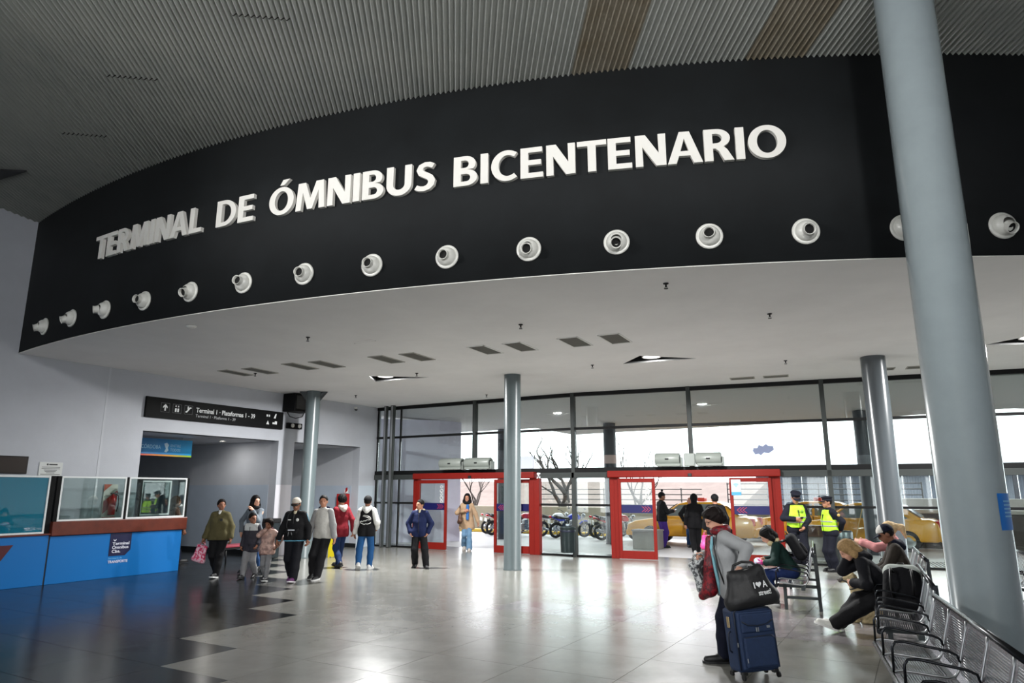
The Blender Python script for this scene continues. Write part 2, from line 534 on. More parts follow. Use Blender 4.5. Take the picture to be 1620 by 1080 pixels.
# ---- flood lamps added out of view behind the camera to brighten the black wall
def added_floodlight(x, y, z, aim, pw, size, label):
    t = thing('added_floodlight', label, 'lamp', (x, y, z), group='added flood lamps')
    MB().cyl((0, 0, .1), (0, 0, roof_z(x, y) - z), .02, n=8).build('drop_rod', M_dark, t)
    d = (Vector(aim) - Vector((x, y, z))).normalized(); q = d.to_track_quat('-Z', 'Y')
    Mx = q.to_matrix().to_4x4()
    MB().bbox(-.2, .2, -.15, .15, -.05, .12, .02, Mx).build('housing', M_greyframe, t)
    MB().box(-.17, .17, -.12, .12, -.056, -.052, Mx).build('lens', mat('added_flood_glow', (255, 252, 246), emit=8.0), t)
    ld = bpy.data.lights.new('added_flood', 'SPOT'); ld.energy = pw; ld.spot_size = R(size); ld.spot_blend = .9; ld.shadow_soft_size = .55; ld.color = (1, .99, .97)
    lo = link('light', ld, t); lo.rotation_mode = 'QUATERNION'; lo.rotation_quaternion = q; lo.location = d * .07
added_floodlight(-11.0, -3.0, 6.7, (-4.0, 8.0, 5.6), 2400, 66, 'added unseen flood lamp behind the photographer on the left')
added_floodlight(4.0, -3.0, 7.2, (-4.8, 7.5, 4.9), 3400, 62, 'added unseen flood lamp behind the photographer on the right')

t = thing('roof_recess', 'black triangular fitting on the corrugated roof at the left frame edge', 'fitting', (-14.25, 5.55, roof_z(-14.25, 5.55) - .03))
MB().prism([(-.9, -.35), (0, -.13), (.36, .14), (-.45, .06), (-.95, .1)], -.03, .0).build('plate', M_dark, t)
MB().lathe([(0, -.032), (.10, -.032), (.11, -.03)], 18, Matrix.Translation((-.5, -.08, 0))).build('lens', M_greyframe, t)

# ---- round columns
def column(x, y, r, z1, label, m=M_colm, fins=0, rz=0, group=None):
    t = thing('round_column', label, 'column', (x, y, 0), rz, group)
    MB().lathe([(r + .012, 0), (r + .012, .02), (r, .03), (r, z1)], 40).build('shaft', m, t)
    if fins:
        f = MB()
        for a in range(2):
            s = -1 if a else 1
            f.prism([(s * r * .9, z1 - .30), (s * (r + fins), z1 - .02), (s * (r + fins), z1 - .005), (s * r * .9, z1 - .005)], -.012, .012, Matrix(((1, 0, 0, 0), (0, 0, -1, 0), (0, 1, 0, 0), (0, 0, 0, 1))))
        f.build('head_plate', mat('column_fin', (62, 66, 68), 0.5), t)
    return t
bigcol = column(0.416, 8.32, 0.298, 7.6, 'very thick tall grey column in the right foreground')
column(-8.52, 14.60, 0.205, CEIL, 'grey round column in the middle of the hall', M_colm2)
column(-15.0, 14.22, 0.20, CEIL, 'grey round column beside the left wall pillar', M_colm2, fins=0.2, rz=R(35))
column(-0.62, 16.5, 0.245, CEIL, 'dark grey column behind the seated people', mat('dark_column_paint', (78, 84, 88), 0.25, coat=0.3))

# ================================================================ GLASS FRONT
def seg_empty(name, origin, ang, label):
    return thing(name, label, None, origin, ang, kind='structure')
W1 = seg_empty('window_1', (WALL_X, 18.35, 0), 0, 'left run of the glass front with dark frames')
W2 = seg_empty('window_2', (KX, KY, 0), KA, 'right run of the glass front with dark frames')
def bar(parent, name, x0, x1, y0, y1, z0, z1, m): return MB().bbox(x0, x1, y0, y1, z0, z1, 0.006).build(name, m, parent)
def pane(parent, x0, x1, z0, z1, y=0.0, m=None):
    return MB().box(x0, x1, y - .006, y + .006, z0, z1).build('pane', m or M_glass, parent)
def glassfront(W, L, mull, doors, thin=()):
    bar(W, 'head_rail', 0, L, -.06, .06, 4.53, 4.64, M_frame)
    bar(W, 'transom', 0, L, -.05, .05, 3.55, 3.62, M_frame)
    bar(W, 'beam', 0, L, -.08, .08, 2.33, 2.46, M_frame)
    s = 0
    for (a, b_) in doors + [(L, L)]:
        if a > s:
            bar(W, 'mid_rail', s, a, -.05, .05, 1.385, 1.445, M_frame)
            bar(W, 'grey_beam', s, a, -.10, .02, 2.17, 2.33, M_greyframe)
            bar(W, 'sill', s, a, -.04, .04, 0, .05, M_frame)
        s = b_
    for x in mull:
        ind = any(a < x < b_ for a, b_ in doors)
        bar(W, 'mullion', x - .055, x + .055, -.10, .06, 2.46 if ind else 0, 4.64, M_greyframe)
    for x in thin: bar(W, 'mullion', x - .02, x + .02, -.04, .04, 0, 4.64, M_frame)
    xs = sorted([0] + list(mull) + list(thin) + [L])
    for a, b_ in zip(xs, xs[1:]):
        if b_ - a < .2: continue
        pane(W, a + .03, b_ - .03, 3.62, 4.53); pane(W, a + .03, b_ - .03, 2.46, 3.55)
    # lower panes between doors
    cuts = [0]
    for a, b_ in doors: cuts += [a, b_]
    cuts += [L]
    for a, b_ in zip(cuts[::2], cuts[1::2]):
        ys = sorted([a] + [x for x in list(mull) + list(thin) if a + .1 < x < b_ - .1] + [b_])
        for p, q_ in zip(ys, ys[1:]):
            pane(W, p + .03, q_ - .03, 1.445, 2.17); pane(W, p + .03, q_ - .03, .05, 1.385)
D1 = (1.72, 6.42); D2 = (1.02, 5.54)
glassfront(W1, 7.53, [4.06, 7.50], [D1], thin=[0.03, 1.03])
glassfront(W2, 17.0, [3.31, 6.69, 10.1, 13.5, 16.9], [D2])
# two slim posts in front of the glass near the left wall
for x, w_, l in ((-15.52, .055, 'slim grey steel post by the glass front, left one of the pair'), (-15.22, .075, 'slim grey steel post by the glass front, right one of the pair')):
    t = thing('steel_post', l, 'post', (x, 18.05, 0), group='paired steel posts')
    MB().bbox(-w_, w_, -.05, .05, 0, CEIL, .008).build('shaft', M_greyframe, t)
    MB().bbox(-w_ * .5, w_ * .5, -.06, -.05, 0.02, CEIL - .02, .004).build('face_strip', M_alu, t)

# ---- red sliding doors
def door(name, W, x0, x1, leaves, jambs, label):
    D = thing(name, label, None, kind='structure')
    D.parent = W
    D.parent = None
    D.matrix_world = W.matrix_world.copy() if False else Matrix.Translation(W.location) @ Matrix.Rotation(W.rotation_euler.z, 4, 'Z')
    h = MB().bbox(x0, x1, -.26, -.02, 2.17, 2.36, .03); h.build('header', M_red, D)
    for a, b_ in jambs:
        j = MB(); j.bbox(a, b_, -.14, .04, 0, 2.17, .01); j.bbox(a + (b_ - a) * .36, a + (b_ - a) * .48, -.150, -.13, 0, 2.16, .004)
        j.build('jamb', M_red, D)
    MB().bbox((x0 + x1) / 2 - .05, (x0 + x1) / 2 + .05, -.30, -.25, 2.19, 2.27, .01).build('motion_sensor', M_dark, D)
    for (a, b_, side, chev, y) in leaves:
        st = .085
        f = MB()
        f.bbox(a, a + st, y - .03, y + .03, .01, 2.15, .006); f.bbox(b_ - st, b_, y - .03, y + .03, .01, 2.15, .006)
        f.bbox(a + st, b_ - st, y - .03, y + .03, .01, .22, .006); f.bbox(a + st, b_ - st, y - .03, y + .03, 2.04, 2.15, .006)
        lf = f.build('door_leaf', M_red, D)
        MB().box(a + st, b_ - st, y - .005, y + .005, .22, 2.04).build('pane', M_glass, lf)
        MB().box(a + st, b_ - st, y - .012, y - .006, 1.215, 1.43).build('stripe', M_blue, lf)
        if chev:
            cx = b_ - st - .18 if side > 0 else a + st + .18
            for k in range(3):
                xx = cx + (k - 1) * .075; s = .045 * side
                MB().prism([(xx - s, 1.25), (xx - s + .022, 1.25), (xx + s + .02, 1.322), (xx - s + .022, 1.395), (xx - s, 1.395), (xx + s, 1.322)] if True else [], 0, .003,
                           Matrix(((1, 0, 0, 0), (0, 0, -1, y - .012), (0, 1, 0, 0), (0, 0, 0, 1)))).build('chevron', M_chev, lf)
        if chev and side > 0:
            for k, (rr, dz) in enumerate(((.05, 0), (.06, -.12), (.045, -.23), (.06, -.34), (.05, -.45))):
                MB().tube([(b_ - st - .13 + rr * math.cos(t * .7), y - .008, 1.93 + dz + rr * .8 * math.sin(t * .7)) for t in range(9)], .009, 4, closed=True).build('decal', M_white, lf)
        MB().bbox(a, b_, y - .05, y + .05, 0, .012, .003).build('track', M_alu, lf)
    return D
d1 = door('door_1', W1, 1.78, 6.30, [(1.95, 3.12, 1, True, -.16), (4.88, 5.80, -1, True, -.16), (5.62, 6.12, -1, False, -.06)], [(1.74, 1.93), (6.08, 6.41)], 'red framed automatic sliding door, the left pair')
d2 = door('door_2', W2, 1.00, 5.54, [(1.28, 2.31, 1, True, -.16), (4.26, 5.30, -1, True, -.16)], [(1.04, 1.30), (5.24, 5.52)], 'red framed automatic sliding door, the right pair')
# ================================================================ FIXTURES OF THE HALL
# ---- raised letters on the black wall
M_letter = mat('letter_white', (226, 224, 218), 0.5, noise=0.03, nscale=3)
sign = thing('wall_lettering', 'large raised white capital letters TERMINAL DE ÓMNIBUS BICENTENARIO on the black wall', 'lettering', (-6.0, 7.3, 6.05))
LZ, LH = 6.055, 0.455
def arc_frame(deg, z, r=AR):
    p = arc(deg, r); n = Vector((math.cos(R(deg)), math.sin(R(deg)), 0)); t = Vector((-n.y, n.x, 0))
    return frame((p.x, p.y, z), t, (0, 0, 1))
inv = Matrix.Translation((6.0, -7.3, -6.05))
def arcpts(cx, cy, rx, ry, a0, a1, n=14):
    return [(cx + rx * math.cos(R(a0 + (a1 - a0) * k / n)), cy + ry * math.sin(R(a0 + (a1 - a0) * k / n))) for k in range(n + 1)]
def stroke(sp, w):
    L = []; Q = []
    for i, p in enumerate(sp):
        a = sp[max(0, i - 1)]; b_ = sp[min(len(sp) - 1, i + 1)]
        d = Vector((b_[0] - a[0], b_[1] - a[1])).normalized()
        ww = w[i] if isinstance(w, list) else w
        L.append((p[0] - d.y * ww / 2, p[1] + d.x * ww / 2)); Q.append((p[0] + d.y * ww / 2, p[1] - d.x * ww / 2))
    return L + Q[::-1]
S_ = .205                        # stem of the bold capitals, cap height 1
def bowl(x0, x1, y0, y1, inset_x, inset_y):
    ry = (y1 - y0) / 2; rx = min(ry * 1.1, (x1 - x0) * .62); cy = (y0 + y1) / 2
    out = [(x0, y0), (x1 - rx, y0)] + arcpts(x1 - rx, cy, rx, ry, -90, 90) + [(x0, y1)]
    iy = ry - inset_y; irx = rx - inset_x * .95
    inn = [(x0 + S_, y0 + inset_y), (x1 - rx, y0 + inset_y)] + arcpts(x1 - rx, cy, irx, iy, -90, 90) + [(x0 + S_, y1 - inset_y)]
    return out, inn
def glyph(c):
    h = .165
    if c == 'I': return [[(0, 0), (S_, 0), (S_, 1), (0, 1)]]
    if c == 'T': return [[(.265, 0), (.265 + S_, 0), (.265 + S_, 1 - h), (.735, 1 - h), (.735, 1), (0, 1), (0, 1 - h), (.265, 1 - h)]]
    if c == 'L': return [[(0, 0), (.56, 0), (.56, h), (S_, h), (S_, 1), (0, 1)]]
    if c == 'E': return [[(0, 0), (.59, 0), (.59, h), (S_, h), (S_, .42), (.54, .42), (.54, .42 + h), (S_, .42 + h), (S_, 1 - h), (.57, 1 - h), (.57, 1), (0, 1)]]
    if c == 'N': return [[(0, 0), (.185, 0), (.175, .62), (.50, 0), (.74, 0), (.74, 1), (.555, 1), (.565, .40), (.25, 1), (0, 1)]]
    if c == 'M': return [[(0, 0), (.18, 0), (.22, .66), (.40, .02), (.56, .02), (.76, .68), (.79, 0), (.98, 0), (.92, 1), (.67, 1), (.49, .40), (.31, 1), (.06, 1)]]
    if c == 'A': return [[(0, 0), (.205, 0), (.275, .235), (.545, .235), (.62, 0), (.835, 0), (.54, 1), (.295, 1)], [(.31, .385), (.51, .385), (.41, .78)]]
    if c == 'D': o, i = bowl(0, .78, 0, 1, S_, .15); return [o, i]
    if c in 'OÓ':
        r = [arcpts(.44, .5, .44, .515, 0, 360, 40)[:-1], arcpts(.44, .5, .235, .36, 0, 360, 36)[:-1]]
        if c == 'Ó': r.append([(.36, 1.08), (.50, 1.08), (.70, 1.28), (.46, 1.28)])
        return r
    if c == 'C': return [stroke([(.66, .84)] + arcpts(.44, .5, .335, .43, 62, 298, 26) + [(.66, .16)], [.155] + [.15 + .055 * (1 - abs(k - 13) / 13.) for k in range(27)] + [.155])]
    if c == 'U': return [stroke([(.103, 1), (.103, .40)] + arcpts(.375, .36, .272, .285, 180, 360, 18) + [(.647, .40), (.647, 1)], S_)]
    if c == 'S': return [stroke([(.515, .845), (.40, .905), (.28, .915), (.165, .86), (.125, .74), (.17, .63), (.30, .545), (.42, .46), (.475, .35), (.455, .22), (.37, .125), (.25, .085), (.13, .10), (.02, .16)], [.16, .165, .165, .17, .19, .20, .20, .20, .20, .19, .175, .165, .165, .16])]
    if c == 'B':
        o1, i1 = bowl(0, .615, .46, 1, S_, .145); o2, i2 = bowl(0, .66, 0, .545, S_, .145)
        o = [(0, 0)] + o2[1:-1] + [p for p in o1[1:-1] if p[1] > .53] + [(0, 1)]
        return [o, i1, i2]
    if c == 'R':
        o1, i1 = bowl(0, .62, .40, 1, S_, .15)
        o = [(0, 0), (S_, 0), (S_, .385), (.27, .385), (.345, .30), (.46, 0), (.69, 0), (.54, .34), (.46, .44)] + [p for p in o1[1:-1] if p[1] > .5] + [(0, 1)]
        return [o, i1]
GL = {}
def glyph_mesh(c, sx, sz, depth):
    cu = bpy.data.curves.new('letter', 'CURVE'); cu.dimensions = '2D'; cu.fill_mode = 'BOTH'; cu.extrude = depth / 2
    pts = glyph(c)
    x0 = min(p[0] for l_ in pts for p in l_); x1 = max(p[0] for l_ in pts for p in l_)
    for l_ in pts:
        sp_ = cu.splines.new('POLY'); sp_.points.add(len(l_) - 1)
        for q_, p in zip(sp_.points, l_): q_.co = ((p[0] - (x0 + x1) / 2) * sx, p[1] * sz, depth / 2, 1)
        sp_.use_cyclic_u = True
    ob = bpy.data.objects.new('letter', cu); col.objects.link(ob)
    me = bpy.data.meshes.new_from_object(ob.evaluated_get(bpy.context.evaluated_depsgraph_get()))
    bpy.data.objects.remove(ob); bpy.data.curves.remove(cu)
    me.materials.clear(); me.materials.append(M_letter)
    me.polygons.foreach_set('use_smooth', [False] * len(me.polygons))
    return me
KERN = {'LA': 0, 'TE': .03, 'RI': .05, 'NA': .03, 'AR': .04, 'NT': .05}
for word, a0, a1 in (('TERMINAL', -91.98, -85.75), ('DE', -85.05, -83.40), ('ÓMNIBUS', -82.75, -76.80), ('BICENTENARIO', -76.22, -67.05)):
    ws = []
    for ch in word:
        xs = [p[0] for l_ in glyph(ch) for p in l_]; ws.append(max(xs) - min(xs))
    gaps = [KERN.get(word[k:k + 2], .085) for k in range(len(word) - 1)] + [0]
    sx = R(a1 - a0) * AR / (sum(ws) + sum(gaps)); pos = 0
    for ch, w_, gp_ in zip(word, ws, gaps):
        mid = a0 + math.degrees((pos + w_ / 2) * sx / AR)
        link('letter', glyph_mesh(ch, sx, LH, .06), sign, inv @ arc_frame(mid, LZ, AR + .004))
        pos += w_ + gp_

# ---- jet air nozzles under the lettering
M_noz = mat('nozzle_enamel', (214, 214, 208), 0.3, spec=0.5, noise=0.04, nscale=9)
def nozzle(deg, aim, label):
    t = thing('air_nozzle', label, 'air nozzle', group='air nozzles on the black wall')
    t.matrix_world = arc_frame(deg, 5.035)
    MB().lathe([(0.0, .0), (.168, .0), (.172, .008), (.172, .022), (.160, .03), (.138, .034), (.130, .03)], 32).build('flange', M_noz, t)
    MB().lathe([(.138 * math.sin(R(a)), .02 + .125 * math.cos(R(a))) for a in range(90, 28, -6)], 32).build('ball', M_noz, t)
    d = Vector((aim[0], aim[1], 1)).normalized()
    q = Vector((0, 0, 1)).rotation_difference(d).to_matrix().to_4x4()
    M = Matrix.Translation((0, 0, .02)) @ q
    p = MB().lathe([(.082, .085), (.074, .115), (.069, .135), (.067, .168), (.074, .176), (.069, .177), (.062, .168), (.060, .08)], 28, M)
    p.build('spout', M_noz, t)
    MB().lathe([(0, .125), (.064, .125)], 20, M).build('dark_bore', mat('bore_black', (6, 6, 6), 0.9), t)
aims = [(-.30, -.35), (-.25, -.40), (-.45, -.18), (.20, -.05), (.10, -.35), (.15, .0), (.18, -.10), (.10, -.05), (.02, -.10), (.0, -.28), (.0, -.42), (-.15, -.02), (.0, -.18), (.28, .18), (.10, -.62)]
ordn = ['first', 'second', 'third', 'fourth', 'fifth', 'sixth', 'seventh', 'eighth', 'ninth', 'tenth', 'eleventh', 'twelfth', 'thirteenth']
for i in range(15):
    lb = 'round white air nozzle on the black wall, %s from the left' % ordn[i] if i < 13 else ('round white air nozzle half hidden behind the tall right column' if i == 13 else 'round white air nozzle on the black wall right of the tall column')
    nozzle(-95.75 + 2.417 * i, aims[i], lb)

# ---- ceiling grilles, sprinklers, detector
M_grille = mat('grille_grey', (112, 110, 102), 0.6)
gr = [(-14.2, 10.9, .34, .84), (-13.45, 11.0, .36, .84), (-12.15, 11.06, .36, .86), (-11.42, 11.18, .36, .86), (-9.85, 11.40, .38, .86), (-9.08, 11.50, .38, .86), (-7.42, 11.62, .40, .88), (-6.64, 11.70, .40, .88), (-5.50, 11.84, .42, .88), (-4.72, 11.96, .42, .86),
      (-3.68, 18.02, .6, .34), (-2.88, 18.13, .6, .34), (-0.55, 18.3, .6, .34), (0.33, 18.42, .7, .34)]
for i, (x, y, w_, l_) in enumerate(gr):
    row = i < 10
    lb = ('grey rectangular ceiling grille, number %s of the row of ten from the left' % ['one', 'two', 'three', 'four', 'five', 'six', 'seven', 'eight', 'nine', 'ten'][i]) if row else ('small grey ceiling grille close to the glass front, %s from the left' % ordn[i - 10])
    t = thing('ceiling_grille', lb, 'grille', (x, y, CEIL - .001), R(4 if row else 8), group='ceiling grilles')
    f = MB()
    for a in ((-w_ / 2, -w_ / 2 + .025, -l_ / 2, l_ / 2), (w_ / 2 - .025, w_ / 2, -l_ / 2, l_ / 2), (-w_ / 2, w_ / 2, -l_ / 2, -l_ / 2 + .025), (-w_ / 2, w_ / 2, l_ / 2 - .025, l_ / 2)):
        f.box(a[0], a[1], a[2], a[3], -.014, 0)
    f.build('frame', M_white if 6 <= i < 10 else mat('grille_frame', (170, 168, 160), 0.5), t)
    s = MB(); n_ = int(l_ / .045)
    for k in range(n_):
        yy = -l_ / 2 + .03 + k * (l_ - .06) / n_
        s.box(-w_ / 2 + .02, w_ / 2 - .02, yy, yy + .026, -.008, -.004)
    tag(s.build('slats', M_grille, t), kind='stuff')
    MB().box(-w_ / 2 + .02, w_ / 2 - .02, -l_ / 2 + .02, l_ / 2 - .02, -.003, -.001).build('backing', mat('grille_back', (60, 60, 56), 0.8), t)
sp = [(-9.66, 8.93, 'left part of the ceiling, nearest the black wall'), (-5.71, 10.07, 'in front of the two white framed grilles'), (-13.85, 11.19, 'between the two leftmost grilles'), (-10.42, 13.19, 'beside the left triangular lamp'), (-14.52, 15.46, 'near the left wall corner'), (-6.23, 14.32, 'left of the middle triangular lamp'), (-2.77, 8.98, 'close under the black wall edge, small pale one'), (-1.84, 11.47, 'right part of the open white ceiling'), (-2.31, 15.98, 'above the right sliding door'), (-11.02, 17.34, 'above the left sliding door')]
for x, y, w_ in sp:
    t = thing('ceiling_sprinkler', 'tiny dark sprinkler head on the ceiling ' + w_, 'sprinkler', (x, y, CEIL - .001), group='ceiling sprinklers')
    MB().lathe([(.0, 0), (.04, 0), (.036, -.012), (.014, -.014), (.012, -.055), (0, -.055)], 12).build('body', M_dark, t)
    MB().lathe([(.0, -.075), (.03, -.075), (.03, -.079), (0, -.079)], 12).build('deflector', M_dark, t)
    MB().box(-.018, -.014, -.004, .004, -.079, -.05).box(.014, .018, -.004, .004, -.079, -.05).build('yoke', M_dark, t)
for x, y, l in ((-10.74, 7.25, 'round smoke detector on the ceiling near the black wall'), (-9.03, 9.75, 'thin crack and patch plate on the white ceiling')):
    t = thing('smoke_detector' if y < 8 else 'patch_plate', l, 'detector' if y < 8 else 'plate', (x, y, CEIL - .001))
    if y < 8:
        MB().lathe([(0, 0), (.09, 0), (.085, -.02), (.05, -.045), (0, -.05)], 20).build('base', M_white, t)
        MB().lathe([(.052, -.034), (.058, -.034), (.058, -.04), (.05, -.042)], 16).build('sensor_ring', M_dark, t)
    else:
        MB().bbox(-.25, .25, -.05, .05, -.006, 0, .002).build('plate', M_soffit, t)
        MB().box(-.28, .26, .052, .062, -.003, 0).build('crack_line', M_dark, t)

# ---- air curtains on the door beams
M_acur = mat('air_curtain_grey', (138, 144, 138), 0.35, spec=0.5)
def air_curtain(x, y, rz, L, label):
    t = thing('air_curtain', label, 'air curtain', (x, y, 2.46), rz, group='air curtains over the doors')
    MB().bbox(-L / 2 + .04, L / 2 + .02, -.16, .14, 0, .07, .01).build('bracket', M_acur, t)
    Mx = Matrix.Translation((0, 0, .19)) @ Matrix.Rotation(R(90), 4, 'Y')
    MB().lathe([(0, -L / 2), (.150, -L / 2), (.165, -L / 2 + .02), (.165, L / 2 - .02), (.150, L / 2), (.11, L / 2), (.10, L / 2 - .05), (0, L / 2 - .05)], 28, Mx).build('drum', M_acur, t)
    MB().lathe([(0, L / 2 - .045), (.098, L / 2 - .045)], 20, Mx).build('intake', M_dark, t)
    fn = MB()
    for k in range(6):
        a = k * math.pi / 3
        fn.cyl(Mx @ Vector((0, 0, L / 2 - .03)), Mx @ Vector((.09 * math.cos(a), .09 * math.sin(a), L / 2 - .03)), .006, n=6)
    fn.cyl(Mx @ Vector((0, 0, L / 2 - .05)), Mx @ Vector((0, 0, L / 2 - .015)), .03, n=12)
    fn.build('fan_guard', M_acur, t)
    MB().bbox(-.05, .05, -.178, -.16, .17, .21, .006).build('badge', M_dark, t)
    MB().bbox(L / 2 + .02, L / 2 + .06, -.10, .14, .0, .24, .01).build('side_plate', M_acur, t)
air_curtain(-12.80, 18.12, 0, .84, 'grey drum air curtain over the left door, left unit')
air_curtain(-11.80, 18.12, 0, .92, 'grey drum air curtain over the left door, right unit')
def onfront(x, d=0):
    s = (x - KX) / math.cos(KA)
    return (KX + s * math.cos(KA) + d * math.sin(KA), KY + s * math.sin(KA) - d * math.cos(KA))
air_curtain(*onfront(-5.93, .23), KA, .66, 'grey drum air curtain over the right door, left unit')
air_curtain(*onfront(-4.86, .23), KA, .66, 'grey drum air curtain over the right door, right unit')
t = thing('control_box', 'square grey control box between the two right air curtains', 'box', (*onfront(-5.35, .22), 2.46), KA)
MB().bbox(-.145, .145, -.06, .06, 0, .34, .012).build('case', M_acur, t); MB().bbox(-.13, .13, -.066, -.058, .02, .32, .004).build('lid', mat('control_lid', (150, 156, 152), .4), t)
t = thing('notice_board', 'pale blank panel standing on the beam right of the middle column', 'panel', (-10.35, 18.22, 2.46))
MB().bbox(-.45, .45, -.02, .02, 0, .36, .01).build('board', mat('pale_panel', (206, 212, 226), .5), t); MB().bbox(-.4, -.36, -.03, .1, 0, .2, .004).build('foot', M_alu, t)
# stickers on the glass
t = thing('glass_sticker', 'grey torn sticker on the glass above the right door', 'sticker', (*onfront(-3.5, .012), 2.86), KA)
MB().prism([(-.26, -.02), (-.2, -.12), (-.12, -.10), (-.06, -.14), (.02, -.07), (.14, -.09), (.27, .0), (.26, .10), (.14, .11), (.08, .16), (.0, .10), (-.1, .14), (-.14, .06), (-.24, .06)], -.002, 0, Matrix(((1, 0, 0, 0), (0, 0, -1, 0), (0, 1, 0, 0), (0, 0, 0, 1)))).build('patch', mat('sticker_grey', (120, 130, 160), .6), t)
t = thing('wifi_sign', 'small pale blue wireless sign on the right door leaf', 'sign', (*onfront(-4.22, .20), 1.90), KA)
MB().bbox(-.12, .12, -.004, .002, -.2, .2, .001).build('card', mat('wifi_card', (186, 208, 214), .5), t)
MB().box(-.12, .12, -.006, -.004, -.2, -.12).build('footer', mat('wifi_blue', (70, 150, 190), .5), t)
wv = MB()
for r_ in (.03, .055, .08): wv.tube([(r_ * math.cos(R(a)), -.006, .02 + r_ * math.sin(R(a))) for a in range(40, 141, 20)], .006, 4)
wv.lathe([(0, 0), (.012, 0)], 10, Matrix.Translation((0, -.006, .02)) @ Matrix.Rotation(R(90), 4, 'X')); wv.build('symbol', mat('wifi_line', (90, 160, 196), .5), t)

# ---- litter bin on the mullion
t = thing('litter_bin', 'dark green grey round litter bin fixed to the mullion between the doors', 'bin', (-8.72, 18.02, .13))
MB().lathe([(0, 0), (.19, 0), (.2, .01), (.215, .66), (.222, .67), (.222, .69), (.205, .69), (.195, .05), (0, .04)], 32).build('drum', mat('bin_green', (44, 56, 58), .35, metal=.3), t)
MB().lathe([(.217, .55), (.221, .555), (.221, .60), (.217, .605)], 32).build('band', mat('bin_band', (40, 44, 60), .3, metal=.3), t)
MB().bbox(-.05, .05, .2, .3, .1, .6, .01).build('bracket', M_greyframe, t)

# ---- things on the left wall
YW = Matrix(((0, 0, 1, 0), (1, 0, 0, 0), (0, 1, 0, 0), (0, 0, 0, 1)))   # local x -> world +y, y -> z, z -> world +x (out of the left wall)
def wall_local(x, y, z):
    return Matrix.Translation((x, y, z)) @ YW
M_sign = mat('sign_black', (9, 10, 11), 0.6, spec=.15)
M_swhite = mat('sign_white', (228, 230, 230), 0.5)
t = thing('direction_sign', 'long black direction sign reading Terminal 1 Plataformas 1 - 39 above the corridor', 'sign')
t.matrix_world = wall_local(WALL_X + .002, 9.86, 3.57)
MB().bbox(0, 4.24, 0, .505, 0, .07, .01).build('panel', M_sign, t)
I = Matrix.Translation((0, 0, .071))
def P2(dx, dy, dz=0): return Matrix.Translation((dx, dy, .071 + dz))
put_text('Terminal 1 · Plataformas 1 - 39', 'lettering', M_swhite, t, P2(1.36, .235), .125, 1.86, offset=.012)
put_text('Terminal 1 · Platforms 1 - 39', 'lettering', mat('sign_grey_text', (180, 182, 184), .5), t, P2(1.36, .11), .075, 1.22)
for k, cx in enumerate((.50, .82, 1.14)):
    ic = MB(); s = .115
    ic.tube([(cx - s, .16, .073), (cx + s, .16, .073), (cx + s, .38, .073), (cx - s, .38, .073)], .006, 4, closed=True)
    ic.build('icon_frame', mat('icon_line', (120, 122, 124), .5), t)
    b = MB(); Z = .071, .074
    if k == 0:
        b.prism([(cx - .018, .19), (cx + .018, .19), (cx + .018, .29), (cx + .06, .255), (cx + .06, .295), (cx, .36), (cx - .06, .295), (cx - .06, .255), (cx - .018, .29)], *Z)
    elif k == 1:
        b.box(cx - .055, cx - .012, .19, .28, *Z).box(cx + .012, cx + .055, .19, .28, *Z).box(cx - .05, cx - .02, .31, .35, *Z).box(cx + .02, cx + .05, .31, .35, *Z)
    else:
        b.prism([(cx - .08, .2), (cx - .04, .2), (cx + .05, .31), (cx + .08, .31), (cx + .08, .34), (cx + .03, .34), (cx - .06, .23), (cx - .08, .23)], *Z).box(cx - .03, cx, .28, .36, *Z)
    b.build('icon', M_swhite, t)
ic = MB(); Z = .071, .074
for (cx, cy), k in zip(((3.68, .36), (3.93, .36), (3.68, .16), (3.93, .16)), range(4)):
    if k == 0: ic.box(cx - .06, cx - .01, cy - .03, cy + .03, *Z).box(cx + .02, cx + .06, cy - .03, cy + .03, *Z)
    elif k == 1: ic.prism([(cx - .05, cy - .06), (cx + .02, cy - .06), (cx + .05, cy + .07), (cx + .01, cy + .07)], *Z)
    elif k == 2: ic.prism([(cx - .05, cy - .05), (cx + .05, cy - .05), (cx + .03, cy), (cx, cy + .06), (cx - .03, cy)], *Z)
    else: ic.box(cx - .08, cx + .08, cy - .03, cy + .02, *Z).box(cx, cx + .08, cy + .02, cy + .06, *Z)
ic.build('icon', M_swhite, t)
# banner hanging inside the corridor
t = thing('hanging_banner', 'bright blue banner with a rainbow lower edge hanging in the corridor', 'banner')
t.matrix_world = wall_local(-17.5, 10.0, 2.72)
def grad(name, stops):
    m = bpy.data.materials.new(name); m.use_nodes = True; nt = m.node_tree; b_ = nt.nodes['Principled BSDF']; b_.inputs['Roughness'].default_value = .35
    tc = nt.nodes.new('ShaderNodeTexCoord'); sx_ = nt.nodes.new('ShaderNodeSeparateXYZ'); rp = nt.nodes.new('ShaderNodeValToRGB')
    nt.links.new(tc.outputs['Generated'], sx_.inputs[0]); nt.links.new(sx_.outputs[0], rp.inputs[0]); nt.links.new(rp.outputs[0], b_.inputs['Base Color'])
    e = rp.color_ramp.elements
    e[0].position, e[0].color = stops[0][0], srgb(*stops[0][1]); e[1].position, e[1].color = stops[-1][0], srgb(*stops[-1][1])
    for p_, c_ in stops[1:-1]: q_ = e.new(p_); q_.color = srgb(*c_)
    return m
MB().bbox(0, 2.2, .045, .455, -.02, .02, .004).build('face', grad('banner_blue', [(0, (10, 80, 130)), (.6, (20, 120, 180)), (1, (30, 160, 220))]), t)
MB().bbox(0, 2.2, 0, .045, -.02, .02, .003).build('rainbow_edge', grad('banner_edge', [(0, (110, 50, 120)), (.35, (210, 80, 60)), (.7, (225, 160, 50)), (1, (150, 205, 60))]), t)
M_bt = mat('banner_text', (150, 195, 220), .5)
